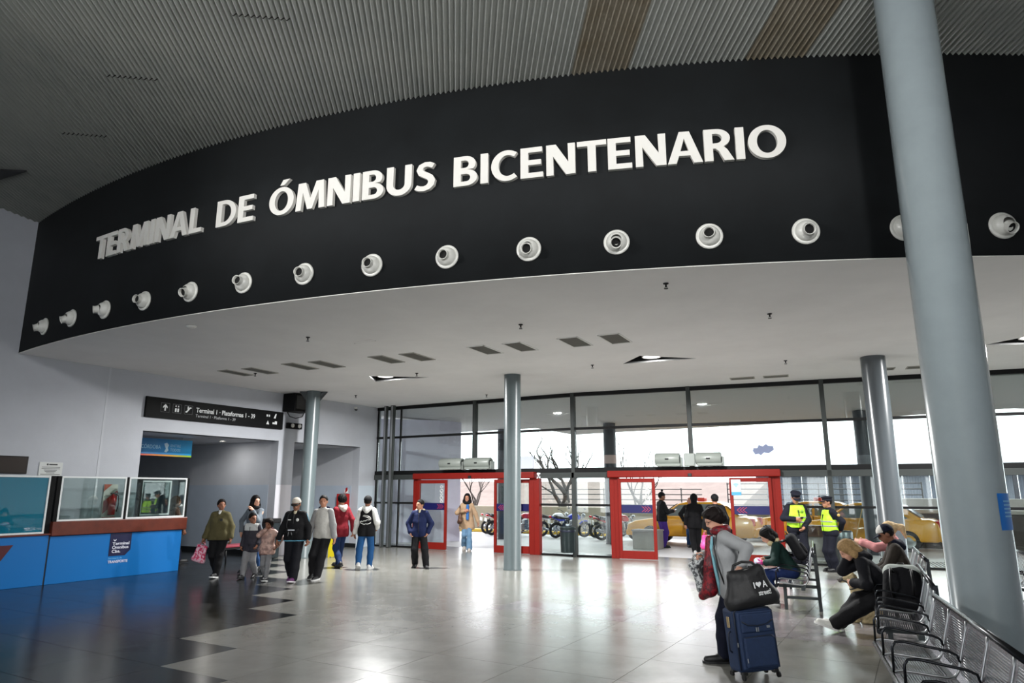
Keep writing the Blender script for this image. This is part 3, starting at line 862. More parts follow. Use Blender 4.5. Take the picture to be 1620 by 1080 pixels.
put_text('CÓRDOBA', 'lettering', M_bt, t, Matrix.Translation((.72, .19, .021)), .10, .55, offset=.01)
put_text('ENTRE', 'lettering', M_bt, t, Matrix.Translation((1.55, .25, .021)), .075, .30)
put_text('TODOS', 'lettering', M_bt, t, Matrix.Translation((1.55, .14, .021)), .075, .30, offset=.01)
MB().prism([(1.36, .33), (1.44, .36), (1.5, .30), (1.47, .22), (1.5, .16), (1.44, .10), (1.38, .12), (1.42, .2)], .021, .023).build('emblem', mat('banner_emblem', (190, 220, 235), .5), t)
for x in (.3, 1.9): MB().cyl((x, .45, 0), (x, .53, 0), .008, n=6).build('hanger', M_alu, t)
# loudspeaker / monitor box, emergency lamp, camera
t = thing('monitor_box', 'black box monitor mounted under the ceiling behind the left column', 'monitor', (-15.85, 14.42, 4.10))
MB().bbox(-.26, .26, -.34, .34, 0, .52, .02).build('case', M_sign, t)
MB().bbox(.255, .268, -.29, .29, .06, .46, .004).build('screen', mat('dark_screen', (30, 28, 28), .15), t)
MB().tube([(-.1, -.3, 0), (-.08, -.2, -.14), (-.05, 0, -.18), (0, .2, -.12), (.02, .25, 0)], .014, 6).build('cable', M_dark, t)
t = thing('emergency_light', 'black emergency light with two round silver lamps beside the black sign', 'lamp', (-16.05, 14.52, 3.62))
MB().bbox(-.07, .07, -.26, .26, 0, .17, .015).build('case', M_sign, t)
for y in (-.12, .14):
    MB().lathe([(0, .02), (.05, .015), (.065, 0), (.065, -.02)], 18, Matrix.Translation((.08, y, .09)) @ Matrix.Rotation(R(90), 4, 'Y')).build('lamp', mat('lamp_silver', (220, 220, 214), .2, metal=.4), t)
t = thing('security_camera', 'small white dome camera high on the wall near the glass front', 'camera', (-16.12, 17.15, 4.50))
MB().bbox(0, .06, -.05, .05, -.03, .05, .01).build('mount', M_white, t); MB().lathe([(.05 * math.sin(R(a)), -.03 - .05 * math.cos(R(a))) for a in range(0, 91, 15)], 16, Matrix.Translation((.06, 0, 0))).build('dome', M_dark, t)
# plaques
t = thing('dark_plaque', 'dark bronze plaque on the left wall above the counter', 'plaque'); t.matrix_world = wall_local(WALL_X + .002, 6.3, 2.16)
MB().bbox(0, 1.17, 0, .36, 0, .03, .006).build('plate', mat('bronze_dark', (34, 30, 28), .4, metal=.5), t); MB().bbox(.03, 1.14, .03, .33, .03, .034, .002).build('field', mat('bronze_field', (44, 36, 32), .5, metal=.4), t)
t = thing('white_plaque', 'small white plaque with black lines of lettering on the left wall', 'plaque'); t.matrix_world = wall_local(WALL_X + .002, 7.70, 2.13)
MB().bbox(0, .47, 0, .285, 0, .015, .004).build('plate', mat('plaque_white', (206, 208, 206), .35), t)
for k, (a, b_) in enumerate(((.05, .42), (.05, .42), (.10, .36), (.12, .34), (.15, .32), (.04, .43))):
    MB().box(a, b_, .175 - k * .03, .185 - k * .03, .015, .017).build('engraved_line', M_dark, t)
MB().box(.19, .36, .225, .25, .015, .017).build('engraved_line', M_dark, t); MB().lathe([(0, .017), (.02, .017)], 12, Matrix.Translation((.16, .238, 0))).build('mark', M_dark, t)
# fire panel behind the counter glass
t = thing('fire_extinguisher', 'red fire extinguisher on a red and white striped board behind the counter glass', 'extinguisher'); t.matrix_world = wall_local(WALL_X + .01, 9.12, 1.2)
brd = MB().bbox(0, .32, 0, .76, 0, .015, .003).build('board', mat('board_white', (214, 208, 196), .5), t)
M_fire = mat('fire_red', (170, 26, 26), .35)
for pts in ([(0, .76), (.18, .76), (0, .60)], [(.30, .62), (.32, .62), (.32, .36), (.02, .10), (.02, .38)], [(.02, .0), (.32, .0), (.32, .03), (.02, .03)]):
    MB().prism(pts, .015, .018).build('stripe', M_fire if pts[0][1] != .76 else mat('fire_orange', (190, 70, 30), .5), brd)
MB().lathe([(0, 0), (.07, .0), (.075, .02), (.075, .34), (.05, .4), (.025, .42), (.025, .46), (0, .46)], 20, Matrix.Translation((.17, .08, .11)) @ Matrix.Rotation(R(-90), 4, 'X')).build('cylinder', M_fire, t)
MB().bbox(.12, .25, .54, .57, .08, .13, .006).build('valve', M_dark, t); MB().tube([(.2, .55, .13), (.28, .5, .15), (.29, .3, .15), (.27, .15, .14)], .012, 6).build('hose', M_dark, t)

# ---- hose cabinet, bin and sign in the passage
t = thing('hose_cabinet', 'red fire hose cabinet on the passage wall', 'cabinet', (-16.70, 17.49, .72))
MB().bbox(-.22, .22, -.16, 0, 0, .99, .012).build('body', M_fire, t); MB().bbox(-.19, .19, -.172, -.158, .04, .95, .006).build('door', mat('fire_red2', (186, 34, 30), .3), t)
MB().bbox(.1, .13, -.19, -.17, .45, .55, .004).build('handle', M_alu, t)
t = thing('fire_sign', 'little red and white sign standing on top of the hose cabinet', 'sign', (-16.58, 17.42, 1.725))
MB().bbox(-.08, .08, -.01, .01, 0, .12, .003).build('white_card', M_white, t); MB().prism([(-.04, .0), (.07, .1), (.05, .2), (-.02, .16)], -.016, -.011, Matrix(((1, 0, 0, 0), (0, 0, 1, 0), (0, 1, 0, 0), (0, 0, 0, 1)))).build('red_flag', M_fire, t)
t = thing('waste_container', 'dark upright waste container at the end of the corridor pillar', 'bin', (-16.35, 14.35, 0), R(20))
t.location = (-15.72, 13.62, 0)
MB().bbox(-.2, .2, -.2, .2, 0, .95, .03).build('body', mat('container_teal', (26, 36, 40), .4), t); MB().bbox(-.21, .21, -.21, .21, .93, 1.06, .03).build('lid', M_dark, t); MB().bbox(-.12, .12, -.215, -.2, .86, .92, .005).build('flap', M_dark, t)
t = thing('wet_floor_sign', 'yellow folding wet floor sign behind the left column', 'sign', (-14.35, 14.75, 0), R(25))
M_yel = mat('sign_yellow', (226, 206, 20), .4)
for s in (-1, 1):
    Mx = Matrix.Rotation(R(9 * s), 4, 'X')
    MB().prism([(-.15, 0), (-.11, 0), (-.10, .05), (.10, .05), (.11, 0), (.15, 0), (.11, .84), (-.11, .84)], -.006, .006, Mx @ Matrix(((1, 0, 0, 0), (0, 0, -1, -.13 * s), (0, 1, 0, 0), (0, 0, 0, 1)))).build('panel', M_yel, t)
MB().bbox(-.08, .08, -.02, .02, .82, .86, .01).build('hinge', M_dark, t)
t = thing('corridor_bench', 'low black bench with red seat behind the walking family', 'bench', (-15.75, 12.55, 0), 0)
MB().bbox(-.22, .22, -.5, .5, .38, .44, .015).build('seat', mat('bench_red', (150, 60, 74), .5), t); MB().bbox(-.2, .2, -.48, .48, .33, .38, .01).build('frame', M_dark, t)
for y in (-.42, .42):
    MB().tube([(-.18, y, 0), (-.16, y, .34)], .018, 8).build('leg', M_dark, t); MB().tube([(.18, y, 0), (.16, y, .34)], .018, 8).build('leg', M_dark, t)

# ================================================================ INFORMATION COUNTER
CX = -15.15
M_cblue = mat('counter_blue', (0, 108, 182), .42, spec=.4)
M_navy = mat('navy_panel', (12, 16, 62), .45)
M_wood = mat('mahogany', (96, 36, 18), .35, noise=.25, nscale=6)
M_cframe = mat('screen_frame', (222, 226, 226), .35)
t = thing('information_counter', 'bright blue service counter with mahogany ledge and glass screens', 'counter', (CX, 8.5, 0), R(0))
def c(x0, x1, y0, y1, z0, z1, nm, m, b_=.006): return MB().bbox(x0, x1, y0 - 8.5, y1 - 8.5, z0, z1, b_).build(nm, m, t)
c(-.42, 0, 4.3, 7.60, 0.0, .95, 'front_panel', M_cblue)
p2 = c(-.55, 0, 7.63, 10.52, 0.0, .92, 'front_panel', M_cblue)
c(-.50, -.012, 7.58, 7.65, 0, .93, 'joint', M_dark, .002)
c(-.62, .05, 7.62, 10.60, .93, 1.21, 'ledge', M_wood, .012)
c(-.45, .03, 4.3, 7.62, .95, .985, 'ledge', M_wood, .008)
for y, w_, z0 in ((7.55, .045, .985), (7.67, .04, 1.21), (9.10, .03, 1.21), (10.575, .03, 1.21)): c(-.09, -.01, y - w_, y + w_, z0, 2.11, 'post', M_sign)
def screen(y0, y1, z0, z1, x, m, nm='screen'):
    f = MB(); w_ = .035
    a, b_ = y0 - 8.5, y1 - 8.5
    f.bbox(x - .02, x + .02, a, b_, z0, z0 + w_, .004); f.bbox(x - .02, x + .02, a, b_, z1 - w_, z1, .004); f.bbox(x - .02, x + .02, a, a + w_, z0 + w_, z1 - w_, .004); f.bbox(x - .02, x + .02, b_ - w_, b_, z0 + w_, z1 - w_, .004)
    o = f.build(nm, M_cframe, t)
    MB().box(x - .004, x + .004, a + w_, b_ - w_, z0 + w_, z1 - w_).build('glass', m, o)
M_scr = glass_mat('screen_glass', (226, 236, 234), .10)
screen(7.71, 9.07, 1.21, 2.11, -.03, M_scr); screen(9.13, 10.545, 1.21, 2.11, -.03, M_scr)
screen(4.3, 7.50, .985, 2.11, -.03, glass_mat('teal_glass', (40, 150, 176), .10, (30, 132, 160), .62))
screen(9.75, 10.5, 1.25, 2.05, -.55, M_scr)
for y in (9.72,): c(-.60, -.50, y - .03, y + .03, 1.21, 2.08, 'post', M_sign)
F = Matrix(((0, 0, 1, .002), (1, 0, 0, -8.5), (0, 1, 0, 0), (0, 0, 0, 1)))
MB().prism([(8.84, .45), (9.20, .45), (9.31, .56), (9.31, .915), (8.84, .915)], 0, .004, F).build('logo_panel', M_navy, t)
M_cw = mat('counter_text', (226, 228, 240), .5)
def ctext(s, y, z, h, w_, off=.0): put_text(s, 'lettering', M_cw, t, F @ Matrix.Translation((y, z, .004)), h, w_, offset=off)
ctext('Terminal', 8.90, .675, .062, .37, .02); ctext('Ómnibus', 8.90, .595, .062, .36, .02); ctext('Cba.', 8.90, .515, .062, .19, .02)
MB().prism([(8.915, .775), (8.945, .75), (8.975, .775), (8.975, .795), (8.945, .772), (8.915, .795)], .004, .006, F).build('accent_mark', M_cw, t)
put_text('Secretaría de', 'lettering', mat('counter_text2', (120, 190, 232), .5), t, F @ Matrix.Translation((8.84, .385, .002)), .04, .30)
ctext('TRANSPORTE', 8.84, .305, .055, .43, .02)
MB().prism([(6.2, .80), (6.98, .80), (6.80, .52), (6.2, .52)], 0, .004, F).build('logo_panel', mat('logo_maroon', (80, 14, 24), .5), t)

# ================================================================ OUTSIDE THE DOORS
M_pave = mat('forecourt_concrete', (206, 204, 204), .55, noise=.06, nscale=.7)
M_road = mat('road_surface', (126, 124, 124), .8, noise=.08, nscale=.6)
g = MB()
gp = [(-45, 18.36), (KX, 18.36), (14, 21.67), (14, 27.0), (-45, 27.0)]
g.prism([(-45, 18.43), (KX, 18.41), (14, 21.72), (14, 26.6), (-45, 26.6)], -.25, -.004)
tag(g.build('floor_forecourt', M_pave), 'pale concrete forecourt under the canopy', kind='structure')
tag(MB().box(-90, 60, 26.6, 110, -.3, -.03).build('floor_street', M_road), 'street surface beyond the forecourt', kind='structure')
tag(MB().bbox(-40, -11.5, 27.2, 27.5, -.03, .10, .02).build('trim_2', mat('kerb_yellow', (226, 186, 60), .6)), 'yellow painted kerb behind the motorbikes', kind='structure')
# canopy
def canz(y): return 4.64 - .1 * (y - 18.4) + .02
cp = [(-22, 18.44), (-22, 23.5), (-12.6, 23.4), (-11.8, 25.1), (-9.9, 24.95), (-4.6, 24.7), (-.76, 24.4), (9.0, 23.2), (9.0, 20.95), (KX, 18.42)]
b = MB(); n_ = len(cp)
b.add([(x, y, canz(y)) for x, y in cp] + [(x, y, canz(y) + .22) for x, y in cp],
      [tuple(range(n_))[::-1], tuple(range(n_, 2 * n_))] + [(i, (i + 1) % n_, n_ + (i + 1) % n_, n_ + i) for i in range(n_)])
cano = b.build('ceiling_canopy', mat('canopy_soffit', (200, 196, 196), .7)); tag(cano, 'flat grey canopy over the forecourt', kind='structure')
b = MB(); b.tube([(x, y, canz(y) + .08) for x, y in cp[1:8]], .05, 6); b.build('edge_gutter', M_greyframe, cano)
# oblique purple grey wall
d_ = Vector((-14.85 + 17.6, 21.6 - 18.75)).normalized(); nn = Vector((d_.y, -d_.x))
wp = [(-17.6, 18.75), (-14.85, 21.6), (-14.85 - nn.x * .4, 21.6 - nn.y * .4), (-17.6 - nn.x * .4, 18.75 - nn.y * .4)]
b = MB().prism(wp, -.02, 4.4)
tag(b.build('wall_outside', mat('mauve_render', (222, 216, 234), .7, noise=.07, nscale=1.5)), 'mauve grey rendered wall outside the left panes', kind='structure')
M_outcol = mat('forecourt_column', (66, 66, 74), .5)
column(-14.05, 23.3, .19, canz(23.3), 'dark forecourt column seen behind the middle hall column', M_outcol)
co = column(-9.5, 23.2, .22, canz(23.2), 'dark forecourt column left of the right sliding door', M_outcol)
MB().lathe([(.225, 2.75), (.225, 3.05)], 24).build('pale_band', mat('pale_pink_band', (198, 170, 166), .6), co)
co = column(-1.32, 23.3, .27, canz(23.3), 'dark forecourt column behind the two guards', M_outcol)
MB().lathe([(.275, 2.55), (.275, 2.85)], 24).build('pale_band', mat('pale_grey_band', (120, 120, 128), .6), co)

M_lowwall = mat('low_wall_render', (150, 142, 124), .8, noise=.1, nscale=1.2)
w_ = MB().bbox(-40, -8.2, 30.0, 30.3, -.03, 1.05, .02); tag(w_.build('wall_low', M_lowwall), 'low beige wall behind the motorbikes', kind='structure')
w_ = MB().bbox(-8.2, -1.2, 29.0, 29.3, -.03, 1.0, .02); tag(w_.build('wall_low', mat('low_wall_grey', (128, 126, 120), .8, noise=.1, nscale=1.2)), 'low grey wall behind the taxis', kind='structure')
w_ = MB().bbox(-.75, 12, 27.0, 27.3, -.03, 1.08, .02).build('wall_ramp', mat('brown_stone', (66, 56, 50), .6, noise=.2, nscale=2)); tag(w_, 'dark brown stone wall beside the road', kind='structure')
MB().bbox(-.8, 12, 26.95, 27.35, 1.08, 1.2, .02).build('coping', mat('white_coping', (190, 186, 180), .6), w_)
MB().bbox(-.8, 12, 26.9, 27.0, -.03, .12, .02).build('plinth', mat('plinth_grey', (80, 74, 70), .7), w_)
tag(MB().bbox(-1.2, 14, 33.0, 33.3, -.03, 1.5, .02).build('wall_white', mat('white_parapet', (170, 166, 160), .7, noise=.08, nscale=2)), 'white parapet across the street', kind='structure')
tag(MB().add([(-60, 36, -.03), (-9, 36, -.03), (-8, 44, 2.3), (-60, 44, 2.7), (-60, 44, -.03), (-8, 44, -.03)], [(0, 1, 2, 3), (1, 5, 2), (0, 3, 4), (3, 2, 5, 4), (0, 4, 5, 1)]).build('wall_bank', mat('stony_bank', (122, 108, 102), .9, noise=.15, nscale=1.5)), 'stony slope across the street', kind='structure')

def rail_fence(x0, x1, y, z0, z1, n_, label):
    t = thing('rail_fence', label, 'fence', ((x0 + x1) / 2, y, -.03), group='street rail fences')
    h = (x1 - x0) / 2
    for k in range(n_):
        z = z0 + (z1 - z0) * k / (n_ - 1)
        MB().cyl((-h, 0, z), (h, 0, z), .022, n=8).build('rail', M_gfence, t)
    k = 0; x = -h
    while x <= h + .01:
        MB().cyl((x, .03, 0), (x, .03, z1 + .05), .03, n=8).build('post', M_gfence, t); x += 2.0
M_gfence = mat('fence_grey', (58, 56, 54), .5, metal=.4)
rail_fence(-8.0, 0.0, 34.0, .7, 2.15, 7, 'grey horizontal rail fence across the street behind the guards')
rail_fence(-18.0, -9.0, 33.2, .9, 1.9, 5, 'grey horizontal rail fence across the street behind the left door bikes')

# shed with metal panels
t = thing('metal_shed', 'long grey metal clad shed with dark posts across the street', 'building', (0, 46, -.03))
pcols = [(112, 118, 128), (98, 104, 116), (124, 128, 136), (132, 122, 82), (160, 170, 182), (140, 148, 160)]
for k in range(16):
    x0 = -9 + k * 1.35
    cc = pcols[3] if k == 8 else pcols[(k * 7) % 3]
    p_ = MB(); n_ = 10; vs = []
    for i in range(n_ * 2 + 1):
        vs.append((x0 + i * 1.33 / (n_ * 2), (0.03 if (i // 1) % 2 else 0)))
    p_.add([(a, b_, 0) for a, b_ in vs] + [(a, b_, 2.85) for a, b_ in vs], [(i, i + 1, len(vs) + i + 1, len(vs) + i) for i in range(len(vs) - 1)])
    p_.build('wall_panel', mat('shed_%d_%d_%d' % cc, cc, .6, metal=.1), t)
MB().bbox(-9.2, 13, -.8, .3, 2.85, 3.0, .02).build('eaves_beam', mat('shed_dark', (50, 50, 56), .6), t)
MB().add([(-9.4, -.9, 3.0), (13.2, -.9, 3.0), (13.2, 12, 5.2), (-9.4, 12, 5.2), (-9.4, 12, 3.0), (13.2, 12, 3.0)], [(0, 1, 2, 3), (0, 3, 4), (1, 5, 2), (0, 4, 5, 1), (3, 2, 5, 4)]).build('roof', mat('shed_roof', (225, 228, 232), .5), t)
for x in (-4.1, -1.9, 1.5, 4.3, 7.5): MB().bbox(x - .1, x + .1, -.75, -.55, 0, 2.86, .01).build('post', mat('shed_dark', (50, 50, 56), .6), t)

# bare trees
M_bark = mat('bare_bark', (72, 64, 60), .9, noise=.2, nscale=5)
def tree(x, y, seed, h, lean, label, trunk_r=.16, spread=1.0, levels=4):
    rg = random.Random(seed)
    t = thing('bare_tree', label, 'tree', (x, y, -.03))
    def grow(b_, p, d, L, r, lev):
        n_ = 4; pts = [p.copy()]; rs = [r]; q = p.copy(); dd = d.copy()
        for k in range(n_):
            dd = (dd + Vector((rg.uniform(-.22, .22), rg.uniform(-.22, .22), rg.uniform(-.06, .16)))).normalized()
            q = q + dd * (L / n_); pts.append(q.copy()); rs.append(r * (1 - .45 * (k + 1) / n_))
        b_.tube(pts, rs, 6 if lev < 2 else 4)
        if lev < levels:
            for k in range(3 if lev < 2 else 2 + (rg.random() < .5)):
                a = rg.uniform(0, 6.28); s = spread * rg.uniform(.45, .95)
                nd = (dd + Vector((math.cos(a) * s, math.sin(a) * s, rg.uniform(-.1, .5)))).normalized()
                st = pts[rg.choice((2, 3, 4, 4))]
                grow(b_, st, nd, L * rg.uniform(.55, .8), r * .5, lev + 1)
    p0 = Vector((0, 0, 0)); tb = MB(); d = Vector((lean[0], lean[1], 1)).normalized()
    pts = [p0 + d * (h * .3 * k / 5) + Vector((rg.uniform(-.04, .04), rg.uniform(-.04, .04), 0)) * k for k in range(6)]
    tb.tube(pts, [trunk_r * (1.25 - .1 * k) for k in range(6)], 10); tb.build('trunk', M_bark, t)
    for k in range(4):
        a = k * 1.57 + rg.uniform(-.4, .4); b_ = MB()
        grow(b_, pts[3 + k % 3], Vector((math.cos(a) * .6 * spread, math.sin(a) * .6 * spread, .9)).normalized(), h * .28, trunk_r * .6, 1)
        b_.build('limb', M_bark, t)
tree(-15.5, 31.5, 5, 5.6, (.06, 0), 'large bare tree beyond the wall, right of the middle column', .2)
tree(-11.8, 32.2, 11, 5.0, (0, 0), 'thin bare tree behind the right sliding door', .09, .8)
tree(-20.5, 31.2, 23, 4.6, (.1, 0), 'bare reddish tree seen through the left doorway', .08, 1.1)

# ---- taxis
M_taxi = mat('taxi_yellow', (232, 164, 24), .3, coat=.5)
M_rub = mat('tyre_rubber', (20, 20, 21), .8)
M_carglass = mat('car_glass', (120, 130, 130), .06, spec=.8)
def loft_profile(b_, prof, w0, w1, bev):
    bm = bmesh.new()
    vs = [bm.verts.new((x, -.5, z)) for x, z in prof]; f = bm.faces.new(vs)
    r_ = bmesh.ops.extrude_face_region(bm, geom=[f])
    for v in r_['geom']:
        if isinstance(v, bmesh.types.BMVert): v.co.y = .5
    zmin = min(z for _, z in prof); zmax = max(z for _, z in prof)
    for v in bm.verts:
        k = (v.co.z - zmin) / (zmax - zmin); v.co.y *= w0 + (w1 - w0) * k
    bmesh.ops.recalc_face_normals(bm, faces=list(bm.faces))
    bmesh.ops.bevel(bm, geom=[e for e in bm.edges], offset=bev, segments=2, affect='EDGES', profile=.5)
    bm.verts.index_update()
    b_.add([tuple(v.co) for v in bm.verts], [tuple(v.index for v in q.verts) for q in bm.faces], True); bm.free()
def taxi(x, y, rz, label, sgn=1):
    t = thing('taxi', label, 'car', (x, y, -.004), rz, group='taxis on the forecourt')
    b_ = MB(); loft_profile(b_, [(-2.1, .30), (2.12, .28), (2.2, .5), (2.16, .66), (1.9, .78), (1.0, .92), (-1.0, .95), (-1.95, .96), (-2.12, .85), (-2.18, .5)], 1.66, 1.58, .06)
    b_.build('body', M_taxi, t)
    b_ = MB(); loft_profile(b_, [(1.08, .88), (.36, 1.38), (.1, 1.44), (-.8, 1.45), (-1.1, 1.40), (-1.75, .92)], 1.52, 1.14, .05)
    b_.build('cabin', M_taxi, t)
    for s in (-1, 1):
        Mx = Matrix(((1, 0, 0, 0), (0, -.42 * s * 0 + 0, 0, 0), (0, 0, 1, 0), (0, 0, 0, 1)))
        def sidepane(poly):
            m_ = MB(); zz0, zz1, w0, w1 = .88, 1.45, .76, .57
            def yy(z): return s * (w0 + (w1 - w0) * (z - zz0) / (zz1 - zz0) + .006)
            n2 = len(poly); m_.add([(px, yy(pz), pz) for px, pz in poly], [tuple(range(n2)) if s < 0 else tuple(range(n2))[::-1]]); m_.build('side_window', M_carglass, t)
        sidepane([(.82, .97), (.34, 1.33), (-.18, 1.37), (-.18, .97)]); sidepane([(-.26, .97), (-.26, 1.37), (-.85, 1.37), (-1.32, 1.0), (-1.32, .97)])
        for wx in (1.32, -1.3):
            Mw = Matrix.Translation((wx, s * .72, .31)) @ Matrix.Rotation(R(90 if s < 0 else -90), 4, 'X')
            w_ = MB().lathe([(.0, -.05), (.2, -.05), (.3, -.07), (.315, -.02), (.315, .09), (.29, .115), (.2, .11)], 24, Mw).build('wheel', M_rub, t)
            MB().lathe([(.2, .105), (.17, .09), (.06, .12), (0, .12)], 14, Mw).build('hub', M_alu, w_)
        MB().bbox(.72, .9, s * .80 - .06, s * .80 + .06, .96, 1.08, .02).build('mirror', M_taxi, t)
        MB().bbox(2.02, 2.17, s * .55 - .17, s * .55 + .17, .6, .72, .02).build('headlight', mat('lamp_clear', (230, 230, 226), .1), t)
        MB().bbox(-2.17, -2.02, s * .62 - .12, s * .62 + .12, .68, .92, .02).build('tail_light', mat('lamp_red', (200, 30, 36), .2), t)
        MB().box(-.22, -.20, s * .815 - .01, s * .815 + .01, .45, .95).build('door_gap', M_dark, t)
    for pts in ([(1.0, -.62, .95), (1.0, .62, .95), (.42, .50, 1.35), (.42, -.50, 1.35)], [(-1.66, .62, 1.0), (-1.66, -.62, 1.0), (-1.18, -.5, 1.36), (-1.18, .5, 1.36)]):
        off = .03 if pts[0][0] > 0 else -.03
        MB().add([(p[0] + off, p[1], p[2] + .02) for p in pts], [(0, 1, 2, 3)]).build('windscreen', M_carglass, t)
    MB().bbox(2.08, 2.24, -.78, .78, .28, .48, .04).build('bumper', M_taxi, t); MB().bbox(-2.26, -2.08, -.78, .78, .32, .6, .05).build('bumper', M_taxi, t)
    MB().bbox(-.45, -.2, -.16, .16, 1.44, 1.58, .03).build('roof_lamp', mat('roof_lamp_red', (206, 60, 40), .4), t)
taxi(-7.0, 24.6, R(180), 'yellow taxi standing behind the people at the right sliding door')
taxi(-1.75, 25.6, R(176), 'yellow taxi standing behind the two guards')
taxi(-3.6, 28.0 - .55, R(180), 'yellow taxi farther back, seen through the right door leaf')

# ---- motorbikes
def motorbike(x, y, rz, tank, label, lean=9):
    t = thing('motorbike', label, 'motorbike', (x, y, -.004), rz, group='parked motorbikes')
    t.rotation_euler = (R(lean), 0, rz)
    M_t = mat('tank_%d_%d_%d' % tank, tank, .25, coat=.4); M_ch = mat('chrome_dull', (150, 152, 156), .25, metal=.9); M_bk = mat('bike_black', (22, 22, 24), .5)
    for wx in (-.63, .66):
        Mw = Matrix.Translation((wx, 0, .31)) @ Matrix.Rotation(R(90), 4, 'X')
        w_ = MB().tube([(wx + .255 * math.cos(k * math.pi / 12), 0, .31 + .255 * math.sin(k * math.pi / 12)) for k in range(24)], .055, 8, closed=True).build('wheel', M_rub, t)
        sp_ = MB()
        for k in range(5):
            a = k * 1.2566; sp_.cyl((wx, 0, .31), (wx + .22 * math.cos(a), 0, .31 + .22 * math.sin(a)), .016, n=6)
        sp_.cyl((wx, -.06, .31), (wx, .06, .31), .05, n=12); sp_.build('rim', M_ch, w_)
    MB().tube([(.66, .08, .31), (.45, .08, .85)], .022, 8).tube([(.66, -.08, .31), (.45, -.08, .85)], .022, 8).build('fork', M_ch, t)
    MB().tube([(.36, -.36, 1.02), (.42, -.2, 1.0), (.44, 0, .94), (.42, .2, 1.0), (.36, .36, 1.02)], .014, 6).build('handlebar', M_bk, t)
    MB().lathe([(0, .07), (.07, .06), (.09, 0), (.06, -.06), (0, -.07)], 16, Matrix.Translation((.56, 0, .85)) @ Matrix.Rotation(R(80), 4, 'Y')).build('headlight', M_ch, t)
    for s in (-1, 1):
        m_ = MB().tube([(.40, s * .25, 1.0), (.42, s * .3, 1.16)], .008, 5); m_.bbox(.405, .43, s * .3 - .06, s * .3 + .06, 1.14, 1.21, .01); m_.build('mirror', M_bk, t)
    b_ = MB(); loft_profile(b_, [(-.12, .72), (.35, .70), (.40, .80), (.28, .93), (.0, .92), (-.14, .82)], .24, .2, .05); b_.build('fuel_tank', M_t, t)
    b_ = MB(); loft_profile(b_, [(-.75, .78), (-.12, .72), (-.1, .80), (-.4, .82), (-.72, .90)], .26, .2, .03); b_.build('seat', M_bk, t)
    b_ = MB(); loft_profile(b_, [(-.92, .84), (-.55, .66), (-.3, .68), (-.3, .74), (-.74, .79), (-.92, .88)], .18, .14, .02); b_.build('tail_fairing', M_t, t)
    MB().bbox(-.97, -.9, -.06, .06, .80, .87, .015).build('tail_light', mat('lamp_red', (200, 30, 36), .2), t)
    MB().bbox(-.98, -.95, -.1, .1, .58, .72, .005).build('number_plate', M_white, t)
    e = MB(); e.bbox(-.18, .22, -.13, .13, .28, .5, .04); e.bbox(.0, .2, -.1, .1, .48, .68, .03)
    for k in range(4): e.bbox(.0 - .01, .22, -.12, .12, .5 + k * .04, .515 + k * .04, .003)
    e.build('engine', M_ch, t)
    MB().tube([(.18, -.12, .45), (.22, -.14, .28), (.0, -.16, .22), (-.35, -.18, .28)], .022, 8).tube([(-.3, -.18, .27), (-.9, -.2, .42)], [.035, .05], 10).build('exhaust', M_ch, t)
    MB().tube([(.42, 0, .88), (-.1, 0, .68), (-.3, 0, .66), (-.2, 0, .3)], .025, 8).tube([(-.2, .09, .32), (-.63, .09, .31)], .02, 6).tube([(-.2, -.09, .32), (-.63, -.09, .31)], .02, 6).tube([(-.6, .11, .35), (-.45, .1, .7)], .02, 6).build('frame', M_bk, t)
    b_ = MB(); b_.tube([(.66 + .34 * math.cos(R(a)), 0, .31 + .34 * math.sin(R(a))) for a in range(40, 141, 20)], .03, 6); b_.build('mudguard', M_t, t)
    MB().tube([(-.05, .12, .25), (-.02, .3, .0)], .012, 6).build('kickstand', M_bk, t)
RED, BLU, BLK, WHT = (190, 24, 34), (40, 60, 190), (30, 30, 34), (214, 214, 218)
for x, y, a, c_, l in ((-16.0, 26.3, 62, WHT, 'white motorbike beside the woman in the left doorway'), (-15.3, 25.6, 60, RED, 'red and black motorbike at the edge of the left doorway'),
                       (-14.3, 25.3, 58, RED, 'red motorbike seen through the left door glass'), (-13.2, 26.0, 65, WHT, 'pale motorbike behind the red left door jamb'),
                       (-12.2, 25.4, 55, BLU, 'dark motorbike with a blue tank left of the litter bin'), (-10.95, 26.3, 60, BLK, 'black motorbike half hidden behind the mullion and bin'),
                       (-10.0, 25.0, 36, RED, 'motorbike with a red tank and chrome exhaust right of the litter bin')):
    motorbike(x, y, R(a), c_, l)

# ---- blocks, bins and grating outside
for x, y, l in ((-7.75, 21.9, 'grey concrete bollard block behind the right door left leaf'), (-2.75, 21.9, 'grey concrete block with a stone top between the guards')):
    t = thing('concrete_block', l, 'block', (x, y, -.004))
    MB().bbox(-.42, .42, -.3, .3, 0, .55, .03).build('base', mat('block_concrete', (150, 146, 142), .8, noise=.1, nscale=4), t)
    if x > -5: MB().bbox(-.45, .45, -.33, .33, .55, .85, .03).build('stone_top', mat('block_brown', (120, 92, 80), .6, noise=.2, nscale=4), t)
    else: MB().bbox(-.44, .44, -.32, .32, .55, .6, .02).build('cap', mat('block_cap', (166, 162, 158), .8), t)
t = thing('street_bin', 'cylindrical grey metal bin behind the guard with the sleeve badge', 'bin', (-1.93, 20.75, -.004))
MB().lathe([(0, 0), (.22, 0), (.23, .02), (.23, .74), (.21, .77), (0, .77)], 28).build('drum', mat('bin_metal', (110, 116, 120), .35, metal=.6), t); MB().lathe([(.12, .772), (.2, .772), (.2, .78), (.12, .78)], 24).build('rim', M_dark, t)
t = thing('floor_grating', 'steel floor grating by the glass front behind the tall column', 'grating', (0.45, 20.9, -.004), KA)
